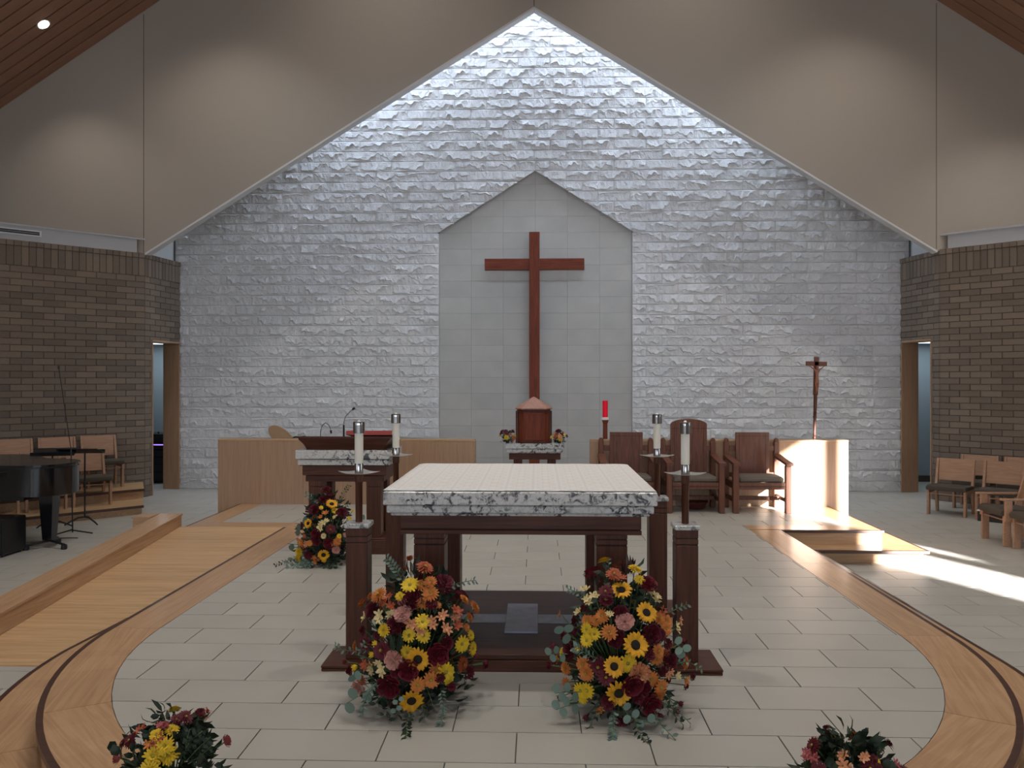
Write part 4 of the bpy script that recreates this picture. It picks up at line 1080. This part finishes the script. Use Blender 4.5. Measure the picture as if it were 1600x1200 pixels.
def head_mesh(kind, colr, seed):
    R = random.Random(seed); mb = MB(); mats = ['f_'+colr, 'f_eye', 'f_dark', 'leaf']   # unit radius 1, faces +z
    if kind == 'sunflower':
        for ring, (n, r1, z1) in enumerate(((17, 1.0, .05), (15, .92, .2))):
            for i in range(n): petal(mb, 2*PI*i/n+ring*.2+R.uniform(-.08, .08), .35, r1*R.uniform(.9, 1.05), .15, .02+ring*.05, z1+R.uniform(-.1, .12), .08, .8)
        mb.mi = 2; dome(mb, .37, .16, .04, 14)
    elif kind == 'mum':
        for ring, (n, r1, z1, wd) in enumerate(((16, 1.0, .12, .12), (15, .86, .32, .11), (12, .66, .46, .10), (8, .42, .55, .09))):
            for i in range(n): petal(mb, 2*PI*i/n+ring*.3+R.uniform(-.1, .1), .08, r1*R.uniform(.88, 1.06), wd, .0+ring*.08, z1, .1, .3)
        mb.mi = 1; dome(mb, .16, .12, .38, 8)
    elif kind == 'daisy':
        for ring, (n, r1, z1) in enumerate(((14, 1.0, .08), (13, .86, .22))):
            for i in range(n): petal(mb, 2*PI*i/n+ring*.25+R.uniform(-.06, .06), .12, r1*R.uniform(.9, 1.04), .14, ring*.05, z1, .08, .2)
        mb.mi = 1; dome(mb, .2, .12, .10, 10)
    elif kind == 'rose':
        for ring, (n, r1, z1, z0) in enumerate(((6, 1.0, .25, -.25), (6, .86, .5, -.1), (5, .68, .66, 0), (5, .5, .72, .1), (4, .33, .76, .2), (3, .18, .78, .3))):
            for i in range(n):
                a = 2*PI*i/n+ring*.6+R.uniform(-.1, .1); wd = r1*PI/n*1.15; vs = []
                for t, rr, zz in ((0, .25*r1, z0), (.5, .8*r1, z0+(z1-z0)*.35), (.85, r1*.95, z1*.9), (1, r1*1.06, z1+.02)):
                    for s in (-1, -.33, .33, 1):
                        b = a+s*wd/max(r1, .2)*(.62 if t < .99 else .5); vs.append((rr*math.cos(b), rr*math.sin(b), zz-(.05 if abs(s) > .9 and t > .9 else 0)))
                mb.add(vs, [(j*4+k, j*4+k+1, (j+1)*4+k+1, (j+1)*4+k) for j in range(3) for k in range(3)])
    elif kind == 'carnation':
        for ring, (n, r1, z1) in enumerate(((14, 1.0, .2), (13, .9, .45), (11, .7, .65), (8, .48, .78), (5, .25, .84))):
            for i in range(n):
                a = 2*PI*i/n+ring*.37; r = r1*R.uniform(.85, 1.08); wd = .2
                z = z1+R.uniform(-.1, .1); ca, sa = math.cos(a), math.sin(a)
                mb.add([(0.1*ca, .1*sa, z1-.35), ((r*ca-wd*sa), (r*sa+wd*ca), z+R.uniform(-.08, .08)), (r*1.05*ca, r*1.05*sa, z+R.uniform(-.14, .14)), ((r*ca+wd*sa), (r*sa-wd*ca), z+R.uniform(-.08, .08))], [(0, 3, 2), (0, 2, 1)])
    elif kind == 'lily':
        for k in range(2):
            ox, oy = (k*.5-.25, R.uniform(-.2, .2))
            sub = MB()
            for i in range(6): petal(sub, 2*PI*i/6+k*.5+R.uniform(-.12, .12), .05, .72*R.uniform(.9, 1.1), .17, 0, .4-(i % 2)*.15, .12, .5)
            mb.add([(v[0]+ox, v[1]+oy, v[2]+k*.15) for v in sub.v], sub.f)
        mb.mi = 1; dome(mb, .08, .3, 0, 6)
    elif kind == 'bud':
        mb.lathe([(.25, -.5), (.7, -.1), (.85, .3), (.5, .75), (.15, .8)], n=9)
        for i in range(7): petal(mb, 2*PI*i/7, .2, 1.0, .25, .2, .8, .1, .3)
        mb.mi = 3; mb.lathe([(.2, -1.3), (.3, -.5)], n=6)
    me = mb.mesh(kind, mats, True); return me
HM = {}
def head(kind, colr, v):
    key = (kind, colr, v)
    if key not in HM: HM[key] = head_mesh(kind, colr, hash_(key))
    return HM[key]
def hash_(k): return sum(ord(c)*(i+3) for i, c in enumerate(str(k)))
NM = {'sunflower': 'sunflower', 'mum': 'chrysanthemum', 'daisy': 'daisy', 'rose': 'rose', 'carnation': 'carnation', 'lily': 'peruvian_lily', 'bud': 'flower_bud'}
def leaf_at(mb, p, d, L, wd, R, bend=.15):
    d = Vector(d).normalized(); a = d.cross(Vector((R.uniform(-1, 1), R.uniform(-1, 1), R.uniform(-.3, 1)))).normalized(); n = d.cross(a)
    p = Vector(p); vs = [p]
    for t, w_ in ((.3, .85), (.65, .9)):
        c = p+d*L*t+n*bend*L*math.sin(t*PI)
        vs += [c-a*wd*w_, c+n*wd*.25, c+a*wd*w_]
    vs.append(p+d*L-n*bend*L*.4)
    mb.add(vs, [(0, 2, 1), (0, 3, 2), (1, 2, 5, 4), (2, 3, 6, 5), (4, 5, 7), (5, 6, 7)])
def sprig(parent, pts, nl, lsz, R, round_=False, m='euc', name='eucalyptus_sprig'):
    """stem through pts with paired leaves"""
    mb = MB(); pts = [Vector(p) for p in pts]; mb.mi = 1; mb.tube(pts, .0018, 5); mb.mi = 0
    seg = len(pts)-1
    for i in range(nl):
        t = (i+.7)/nl*seg; k = min(int(t), seg-1); p = pts[k].lerp(pts[k+1], t-k); d = (pts[k+1]-pts[k]).normalized()
        s = 1 if i % 2 else -1
        side = d.cross(Vector((0, -1, .2))).normalized()*s
        if round_:
            c = p+side*lsz*.9; a = side; b = (d+Vector((0, -.3, .2))).normalized(); n_ = 10
            mb.add([c]+[c+a*math.cos(2*PI*j/n_)*lsz+b*math.sin(2*PI*j/n_)*lsz*.85 for j in range(n_)], [(0, j+1, (j+1) % n_+1) for j in range(n_)])
        else: leaf_at(mb, p, side*1.0+d*.6+Vector((0, R.uniform(-.4, .1), 0)), lsz, lsz*.26, R)
    return mb.obj(name, [m, 'stem'], parent, True)
def bouquet(name, label, cat, loc, spec, W, Hh, k, foliage=260, seed=1, depth=.8, extra=None, potr=.12, poth=.14, ground=0.04, group=None):
    """spec: (x, z, kind, colour, diameter) in metres, x across and z up; heads sit on a full cone shaped mass of radius W and height Hh"""
    R = random.Random(seed); t = thing(name, label, cat, loc, 0, group)
    MB().lathe([(potr*.75, 0), (potr, poth*.6), (potr*1.05, poth), (potr*.95, poth), (potr*.9, poth*.7)], n=20).obj('flower_pot', 'pot', t, smooth=True)
    def rad(z):
        u = min(max(z/Hh, 0), 1); return W*(max(.0, 1-u**1.7))**.62*(.80+.20*min(1, u*5))
    stems = MB()
    def place(x, z, kind, c, dia, back=False):
        r = rad(z); yy = -math.sqrt(max((r*1.04)**2-x*x, (.14*r)**2))*depth+R.uniform(-.03, .02)
        if back: yy = -yy
        n = Vector((x*1.2, yy*1.4-.05*(0 if back else 1), (z-Hh*.42)*.9+.04)).normalized()
        n = (n+Vector((R.uniform(-.22, .22), R.uniform(-.2, .2), R.uniform(-.1, .25)))).normalized()
        o = put(NM[kind], head(kind, c, R.randrange(2)), t, (x, yy, z))
        o.rotation_euler = (n.to_track_quat('Z', 'Y') @ Matrix.Rotation(R.uniform(0, 6.28), 3, 'Z').to_quaternion()).to_euler()
        s = dia/2*1.22; o.scale = (s, s, s)
        stems.tube([(x*.1, yy*.1, poth), (x*.55, yy*.6, (poth+z)*.5), (x-n.x*dia*.1, yy-n.y*dia*.1, z-n.z*dia*.1)], .0028, 5)
    for sp in spec: place(*sp)
    for i in range(int(len(spec)*.45)):
        s = R.choice(spec); place(-s[0], s[1], s[2], s[3], s[4], True)
    stems.obj('stems', 'stem', t, kind='stuff')
    mb = MB()
    for i in range(foliage):
        z = Hh*R.random()**1.5*.86+ground*.5; a = R.uniform(0, 2*PI); r = rad(z)*R.uniform(.45, .86)
        p = (r*math.cos(a), r*math.sin(a)*depth, z)
        d = Vector((math.cos(a), math.sin(a)*depth, R.uniform(-.3, .9)))
        leaf_at(mb, p, d, R.uniform(.04, .08)*k, R.uniform(.008, .016)*k, R)
    mb.obj('foliage', 'leaf', t, True, kind='stuff')
    # dark inner mass of packed greenery
    mb = MB()
    for i in range(foliage):
        z = Hh*R.random()*.72+.03; a = R.uniform(0, 2*PI); r = rad(z)*R.uniform(.05, .58)
        leaf_at(mb, (r*math.cos(a), r*math.sin(a)*depth, z), (math.cos(a), math.sin(a), R.uniform(-.5, .8)), .075*k, .024*k, R)
    mb.obj('inner_greenery', 'leaf', t, True, kind='stuff')
    if extra: extra(t, R, rad)
    return t
S = .000832
def conv(lst, cx, cz, s=S): return [((a-cx)*s, (cz-b)*s, kd, c, d*s) for a, b, kd, c, d in lst]
B1 = [(652,228,'mum','rust',95),(570,318,'daisy','yellow',95),(638,325,'mum','orange',75),(692,300,'mum','orange',70),(695,368,'mum','orange',88),(652,422,'mum','orange',78),(735,440,'mum','orange',48),
(765,340,'carnation','burg',110),(580,410,'rose','burg',120),(705,425,'carnation','burg',60),(378,395,'mum','orange',100),(410,432,'lily','rust',62),(445,388,'lily','rust',62),(465,430,'lily','rust',62),(515,380,'mum','yellow',55),
(530,410,'carnation','pink',62),(540,480,'carnation','pink',92),(340,485,'rose','burg',92),(395,500,'lily','cream',88),(460,490,'lily','cream',66),(288,530,'lily','cream',76),(430,565,'mum','yellow',72),(500,540,'rose','burg',98),
(600,530,'lily','peach',84),(640,550,'lily','peach',84),(660,510,'daisy','yellow',82),(580,590,'daisy','yellow',74),(665,592,'daisy','yellow',78),(715,520,'lily','peach',78),(765,490,'lily','peach',74),(795,560,'lily','peach',78),(855,560,'lily','rust',74),(835,525,'lily','peach',60),(850,482,'lily','rust',76),
(885,440,'mum','orange',66),(945,500,'mum','orange',86),(918,545,'mum','orange',60),(905,595,'mum','orange',46),(885,670,'daisy','yellow',88),(945,715,'daisy','yellow',78),(930,650,'daisy','yellow',60),
(280,605,'carnation','burg',52),(305,665,'mum','burg',88),(420,680,'mum','burg',104),(378,650,'bud','yellow',34),(385,605,'carnation','burg',44),(500,718,'carnation','pink',98),(572,690,'daisy','yellow',78),(640,715,'sunflower','gold',122),(588,768,'rose','red',100),(750,697,'rose','red',112),(800,640,'rose','burg',72),
(228,715,'mum','orange',66),(320,770,'lily','rust',76),(350,795,'lily','cream',76),(395,760,'lily','cream',60),(432,785,'lily','cream',76),(358,715,'bud','yellow',34),(505,800,'carnation','burg',52),(235,822,'bud','yellow',40),(465,880,'rose','red',118),
(645,852,'daisy','orange',82),(720,830,'daisy','orange',88),(745,780,'mum','orange',76),(800,800,'daisy','yellow',98),(768,820,'carnation','burg',56),(815,850,'daisy','yellow',62),(885,785,'mum','rust',86),(925,830,'carnation','burg',70),(962,770,'bud','burg',30),(835,880,'carnation','burg',45),(1020,820,'bud','burg',28),
(135,842,'bud','burg',32),(180,885,'carnation','burg',56),(290,870,'mum','rust',70),(270,920,'carnation','pink',82),(298,970,'carnation','burg',44),(305,1015,'bud','burg',24),(603,958,'sunflower','gold',128),(488,990,'carnation','burg',56)]
def ex1(t, R, rad):
    def P(a, b, y): return ((a-590)*S, y, (1075-b)*S)
    for k in range(6): 
        mb = MB(); leaf_at(mb, P(575+k*9-20, 300, -.03), (-.25+k*.07, -.1, 1), .11-.008*abs(k-2), .010, R, .1); mb.obj('protea_leaf', 'protea', t, True)
    for k in range(4):
        mb = MB(); leaf_at(mb, P(715+k*8, 320, -.05), (.05+k*.08, -.1, 1), .085, .011, R, .1); mb.obj('protea_leaf', 'leaf', t, True)
    for k in range(6):
        mb = MB(); leaf_at(mb, P(500+k*6, 660, -.30), (-.25+k*.1, -.3, 1), .09, .012, R, .1); mb.obj('protea_leaf', 'leaf', t, True)
    sprig(t, [P(525, 340, -.08), P(490, 260, -.1), P(455, 210, -.1), P(418, 168, -.1)], 16, .030, R)
    sprig(t, [P(790, 360, -.08), P(850, 320, -.1), P(920, 305, -.1), P(968, 300, -.1)], 12, .026, R)
    sprig(t, [P(270, 740, -.1), P(200, 720, -.15), P(150, 715, -.15), P(108, 690, -.15)], 12, .026, R)
    sprig(t, [P(340, 800, -.2), P(280, 690, -.2), P(320, 640, -.22)], 10, .026, R)
    sprig(t, [P(780, 880, -.3), P(800, 960, -.33), P(790, 1030, -.33), P(778, 1068, -.34)], 26, .024, R)
    sprig(t, [P(600, 1010, -.3), P(590, 1040, -.36), P(605, 1060, -.42), P(612, 1066, -.48)], 16, .035, R, m='leaf', name='fern_sprig')
    sprig(t, [P(360, 900, -.25), P(280, 940, -.28), P(215, 975, -.3)], 3, .028, R, True, name='round_eucalyptus_sprig')
    sprig(t, [P(545, 900, -.33), P(532, 950, -.34), P(520, 1000, -.34)], 4, .014, R, True, name='round_eucalyptus_sprig')
    sprig(t, [P(400, 850, -.28), P(360, 900, -.3), P(330, 960, -.32), P(330, 1010, -.33)], 20, .026, R)
    sprig(t, [P(300, 860, -.25), P(260, 800, -.27), P(275, 790, -.27)], 2, .024, R, True, name='round_eucalyptus_sprig')
    for a, b in ((450, 1020), (520, 1040), (690, 1030), (740, 960), (400, 960)):
        sprig(t, [P(590+(a-590)*.5, b-90, -.2), P(a, b, -.33)], 8, .04, R, m='leaf', name='fern_sprig')
bouquet('flower_arrangement', 'large autumn flower arrangement on the floor before the left half of the altar', 'flowers', (-.625, 4.20, 0), conv(B1, 590, 1075), .35, .78, 1, 300, 1, .82, ex1, group='large floor flower arrangements')
B2 = [(545,262,'mum','rust',85),(590,280,'lily','rust',60),(672,235,'mum','yellow',80),(695,285,'mum','yellow',60),(585,340,'sunflower','gold',112),(490,345,'mum','burg',85),(492,395,'mum','burg',80),(375,360,'lily','cream',66),(430,380,'lily','cream',66),(385,415,'lily','cream',70),(332,478,'lily','cream',54),(740,320,'rose','red',105),(768,370,'lily','cream',70),(800,405,'lily','cream',72),(728,462,'sunflower','gold',112),(510,458,'lily','cream',48),(468,482,'mum','orange',78),(435,515,'mum','orange',66),(385,520,'mum','orange',70),(500,558,'mum','orange',84),(595,505,'carnation','pink',92),(575,462,'rose','burg',80),
(830,475,'lily','rust',70),(805,505,'mum','orange',80),(850,530,'mum','orange',80),(840,560,'mum','orange',72),(895,520,'lily','rust',66),(920,585,'lily','cream',72),(950,555,'lily','peach',54),(375,560,'daisy','yellow',70),(372,612,'daisy','yellow',72),(420,585,'daisy','yellow',70),(275,605,'carnation','burg',44),(315,590,'carnation','burg',40),(545,600,'rose','burg',90),(650,620,'sunflower','gold',132),(750,575,'rose','burg',100),(805,580,'carnation','burg',60),(845,640,'carnation','burg',56),(730,672,'carnation','burg',60),(780,662,'mum','orange',76),(782,712,'mum','orange',80),(835,685,'lily','rust',60),(855,735,'rose','burg',84),(915,730,'carnation','burg',60),
(285,705,'rose','burg',90),(235,730,'daisy','yellow',60),(320,680,'bud','yellow',36),(185,715,'bud','burg',40),(190,790,'carnation','burg',56),(355,755,'mum','orange',84),(372,795,'mum','orange',88),(440,745,'mum','burg',104),(525,735,'sunflower','gold',108),(605,722,'daisy','yellow',96),(575,745,'carnation','burg',44),(480,800,'mum','burg',96),(675,775,'carnation','peach',100),(625,830,'rose','red',108),(690,855,'rose','burg',80),(740,822,'daisy','orange',88),(798,872,'daisy','orange',92),(790,915,'mum','orange',66),(812,790,'carnation','burg',50),(850,800,'lily','peach',70),(905,835,'lily','cream',66),(975,800,'mum','orange',76),(965,872,'lily','orange',80),(1015,880,'carnation','burg',50),(255,800,'mum','orange',72),(262,870,'mum','orange',72),
(335,890,'daisy','yellow',84),(372,880,'daisy','yellow',84),(345,945,'daisy','yellow',82),(552,890,'sunflower','gold',132),(495,945,'carnation','burg',76),(660,905,'carnation','burg',60),(730,945,'rose','red',105),(450,995,'lily','orange',54),(268,995,'carnation','burg',40),(585,1050,'carnation','burg',64),(550,1145,'bud','burg',44),(370,1098,'bud','burg',34),(805,1098,'bud','burg',34),(915,1105,'bud','burg',34),(955,1105,'bud','burg',34),(953,1058,'bud','burg',30),(975,930,'carnation','burg',44)]
def ex2(t, R, rad):
    def P(a, b, y): return ((a-590)*S, y, (1085-b)*S)
    for k in range(7):
        mb = MB(); leaf_at(mb, P(600+k*10, 275, -.04), (-.2+k*.07, -.1, 1), .115-.009*abs(k-3), .010, R, .1); mb.obj('protea_leaf', 'protea', t, True)
    for k in range(4):
        mb = MB(); leaf_at(mb, P(410+k*12, 340, -.06), (-.15+k*.12, -.1, 1), .075, .010, R, .1); mb.obj('protea_leaf', 'protea', t, True)
    sprig(t, [P(380, 400, -.1), P(340, 370, -.12), P(300, 350, -.12), P(262, 338, -.12)], 12, .024, R)
    sprig(t, [P(870, 490, -.1), P(920, 450, -.12), P(985, 425, -.12)], 10, .024, R)
    sprig(t, [P(520, 280, -.05), P(518, 230, -.06), P(515, 175, -.06)], 8, .018, R)
    sprig(t, [P(430, 690, -.28), P(370, 660, -.3), P(320, 630, -.3), P(290, 615, -.3)], 14, .032, R)
    sprig(t, [P(300, 610, -.2), P(240, 560, -.2), P(235, 545, -.2)], 3, .026, R, True, name='round_eucalyptus_sprig')
    sprig(t, [P(260, 700, -.2), P(180, 690, -.22), P(145, 700, -.22)], 4, .020, R, True, name='round_eucalyptus_sprig')
    sprig(t, [P(340, 900, -.25), P(240, 890, -.27), P(185, 900, -.27)], 4, .024, R, True, name='round_eucalyptus_sprig')
    sprig(t, [P(330, 960, -.26), P(240, 970, -.28), P(190, 990, -.28)], 4, .024, R, True, name='round_eucalyptus_sprig')
    sprig(t, [P(880, 620, -.2), P(930, 650, -.22), P(945, 680, -.22)], 4, .022, R, True, name='round_eucalyptus_sprig')
    sprig(t, [P(560, 950, -.3), P(600, 990, -.33), P(650, 1010, -.34), P(740, 1030, -.34)], 5, .022, R, True, name='round_eucalyptus_sprig')
    sprig(t, [P(520, 980, -.3), P(510, 1050, -.36), P(498, 1080, -.42)], 18, .030, R)
    sprig(t, [P(900, 740, -.2), P(970, 730, -.22), P(1045, 775, -.22)], 10, .022, R)
    sprig(t, [P(740, 960, -.3), P(780, 1030, -.36), P(850, 1080, -.42)], 10, .034, R, m='euc')
    sprig(t, [P(620, 960, -.3), P(650, 1060, -.38), P(690, 1083, -.46)], 16, .034, R, m='leaf', name='fern_sprig')
    for a, b in ((880, 960), (960, 1050), (920, 1060), (430, 1030), (380, 1080)):
        sprig(t, [P(590+(a-590)*.6, b-110, -.2), P(a, b, -.3)], 8, .03, R, m='leaf', name='trailing_stem')
bouquet('flower_arrangement', 'large autumn flower arrangement on the floor before the right half of the altar', 'flowers', (.425, 4.16, 0), [(x, max(z, .02), a, b, c) for x, z, a, b, c in conv(B2, 590, 1085)], .35, .79, 1, 300, 2, .82, ex2, group='large floor flower arrangements')
# ambo arrangement, crop at 8 px per px, depth 7.4
s3 = 7.35/1257/8
B3 = [(610,70,'rose','burg',110),(590,185,'rose','burg',110),(700,225,'sunflower','gold',130),(500,295,'rose','burg',115),(590,265,'bud','yellow',50),(735,305,'daisy','yellow',80),(825,340,'rose','burg',120),(635,335,'lily','orange',80),(570,375,'lily','orange',70),(435,445,'sunflower','gold',100),(610,440,'lily','cream',90),(590,490,'lily','cream',100),(670,405,'lily','cream',60),(740,380,'lily','cream',50),(360,480,'carnation','burg',60),(720,510,'mum','burg',110),(900,415,'daisy','yellow',60),(920,335,'daisy','yellow',50),(550,570,'rose','red',110),(560,640,'rose','burg',100),(635,590,'daisy','cream',62),(300,570,'mum','orange',90),(410,590,'lily','rust',60),(370,670,'lily','orange',100),(430,680,'lily','peach',80),(480,670,'daisy','orange',70),(700,680,'rose','red',110),(740,690,'lily','peach',70),(800,660,'mum','orange',90),(815,600,'daisy','yellow',60),
(190,765,'mum','rust',60),(390,735,'mum','burg',80),(325,800,'mum','yellow',110),(315,875,'mum','yellow',80),(470,810,'carnation','burg',90),(530,830,'lily','orange',70),(645,810,'sunflower','gold',125),(640,880,'daisy','gold',60),(590,855,'lily','rust',60),(530,900,'lily','orange',70),(785,760,'carnation','pink',80),(330,640,'lily','rust',60),(880,590,'carnation','pink',50),(1130,590,'bud','rose',40)]
def ex3(t, R, rad):
    def P(a, b, y): return ((a-590)*s3, y, (975-b)*s3)
    sprig(t, [P(520, 210, -.05), P(450, 170, -.07), P(355, 115, -.07)], 12, .034, R)
    sprig(t, [P(760, 220, -.05), P(820, 110, -.07), P(900, 0, -.07)], 18, .028, R, m='leaf')
    sprig(t, [P(780, 300, -.05), P(870, 250, -.07), P(900, 210, -.07)], 8, .028, R, m='leaf')
    for a, b, r in ((370, 360, .036), (280, 445, .03), (265, 515, .03), (180, 695, .03), (290, 700, .03), (810, 500, .026), (1100, 390, .028), (1178, 405, .03), (1160, 580, .026), (1080, 480, .022)):
        sprig(t, [P(590+(a-590)*.6, b+40, -.12), P(a, b, -.2)], 1, r, R, True, name='round_eucalyptus_sprig')
    sprig(t, [P(300, 860, -.25), P(160, 900, -.25), P(30, 955, -.22)], 14, .026, R, m='leaf')
    for a, b in ((200, 930), (280, 960), (380, 970), (450, 960), (700, 950), (770, 960), (830, 930)):
        sprig(t, [P(590+(a-590)*.5, b-130, -.15), P(a, b, -.28)], 9, .055, R, m='euc' if a < 460 else 'leaf', name='trailing_sprig')
bouquet('flower_arrangement', 'flower arrangement on the platform at the foot of the ambo', 'flowers', (-1.93, 7.33, 0), conv(B3, 590, 975, s3), .33, .70, 1.05, 260, 3, .8, ex3, group='large floor flower arrangements')
# small vases by the tabernacle
s4 = 12.4/1257/10
B4 = [(240,665,'carnation','burg',70),(290,655,'carnation','burg',60),(310,680,'mum','burg',60),(220,690,'carnation','burg',50),(300,745,'mum','yellow',75),(355,700,'mum','peach',55),(390,740,'lily','orange',70),(420,760,'lily','rust',60),(395,790,'lily','rust',60),(205,720,'bud','yellow',40),(430,740,'bud','yellow',30)]
B5 = [(990,655,'carnation','burg',80),(945,670,'carnation','pink',40),(960,715,'mum','rust',70),(1010,725,'mum','peach',70),(1015,765,'mum','yellow',70),(1060,700,'mum','burg',60),(1110,730,'carnation','burg',55),(890,740,'bud','yellow',45),(930,760,'lily','rust',50),(1080,705,'bud','yellow',40),(970,640,'lily','peach',40)]
bouquet('flower_vase', 'small flower vase on the granite left of the tabernacle', 'flowers', (-.46, 12.57, .683), conv(B4, 315, 838, s4), .125, .21, .5, 80, 4, .6, None, .035, .05, .02, 'small vases beside the tabernacle')
bouquet('flower_vase', 'small flower vase on the granite right of the tabernacle', 'flowers', (.345, 12.57, .683), conv(B5, 1000, 838, s4), .125, .21, .5, 80, 5, .6, None, .035, .05, .02, 'small vases beside the tabernacle')
# two low arrangements at the foot of the front step, only their tops in view
s6 = .00225/6.667*1.06; s7 = .00225/7.27*1.06
B6 = [(800,250,'mum','burg',120),(880,240,'mum','burg',150),(985,245,'carnation','burg',100),(650,280,'lily','rose',90),(720,270,'carnation','rose',90),(430,350,'lily','rust',130),(670,340,'mum','yellow',130),(790,320,'mum','yellow',130),(700,380,'lily','rust',150),(600,430,'lily','orange',130),(320,470,'mum','burg',150),(220,520,'mum','burg',120),(780,430,'mum','yellow',170),(680,520,'mum','yellow',190),(800,530,'mum','yellow',190),(680,620,'mum','yellow',180),(190,640,'rose','rose',120),(580,650,'mum','yellow',100)]
B7 = [(365,325,'mum','burg',170),(265,400,'lily','rose',140),(340,430,'lily','rose',150),(350,500,'mum','burg',170),(430,530,'lily','rose',110),(610,330,'lily','peach',130),(610,430,'lily','peach',190),(820,320,'lily','peach',130),(870,350,'lily','orange',130),(920,330,'carnation','burg',90),(860,430,'mum','burg',190),(960,440,'mum','burg',150),(970,390,'mum','yellow',110),(1020,540,'mum','burg',190),(850,530,'lily','orange',150),(1220,450,'lily','rose',150),(1210,520,'lily','rose',160),(1300,530,'mum','burg',170),(620,590,'mum','yellow',150),(740,570,'mum','yellow',170),(290,590,'mum','yellow',110)]
def lowx(lst, cx, cz, s, sub=()):
    def f(t, R, rad):
        def P(a, b, y): return ((a-cx)*s, y, (cz-b)*s)
        for (a, b, dx, L_, wd) in lst:
            mb = MB(); leaf_at(mb, P(a, b, -.12), (dx, -.15, 1), L_, wd, R, .1); mb.obj('large_leaf', 'leaf', t, True)
        for q in sub: sprig(t, [P(*p, -.1) for p in q], 12, .035, R, m='leaf', name='leafy_sprig')
    return f
bouquet('flower_basket', 'low flower arrangement at the bottom left, yellow mums and dark leaves', 'flowers', (-1.43, 3.12, 0), conv(B6, 690, 1240, s6), .25, .40, .9, 220, 6, .8,
    lowx([(250, 560, -.3, .05, .02), (220, 500, -.5, .04, .02), (420, 520, -.2, .04, .015), (330, 620, -.2, .06, .022), (440, 600, .1, .06, .022), (500, 620, .3, .07, .02), (900, 600, .1, .06, .02), (1130, 640, .1, .05, .018)], 690, 1240, s6, [[(900, 600), (1000, 420), (1130, 310)], [(950, 640), (1100, 480), (1220, 370)], [(980, 660), (1130, 560), (1240, 460)], [(600, 420), (570, 350), (560, 300)], [(950, 560), (960, 420), (1000, 290)]]), potr=.10, poth=.10, group='low arrangements at the front step')
bouquet('flower_basket', 'low flower arrangement at the bottom right, burgundy mums and pointed leaves', 'flowers', (1.21, 3.16, 0), conv(B7, 800, 1112, s7), .25, .33, .9, 220, 7, .8,
    lowx([(590, 330, 0, .05, .014), (560, 400, -.4, .05, .01), (740, 330, -.1, .055, .010), (700, 400, -.1, .04, .014), (470, 450, -.4, .05, .022), (480, 520, .2, .05, .022), (1060, 450, .3, .045, .02), (1120, 500, .1, .055, .024), (240, 520, -.6, .04, .010)], 800, 1112, s7), potr=.10, poth=.10, group='low arrangements at the front step')
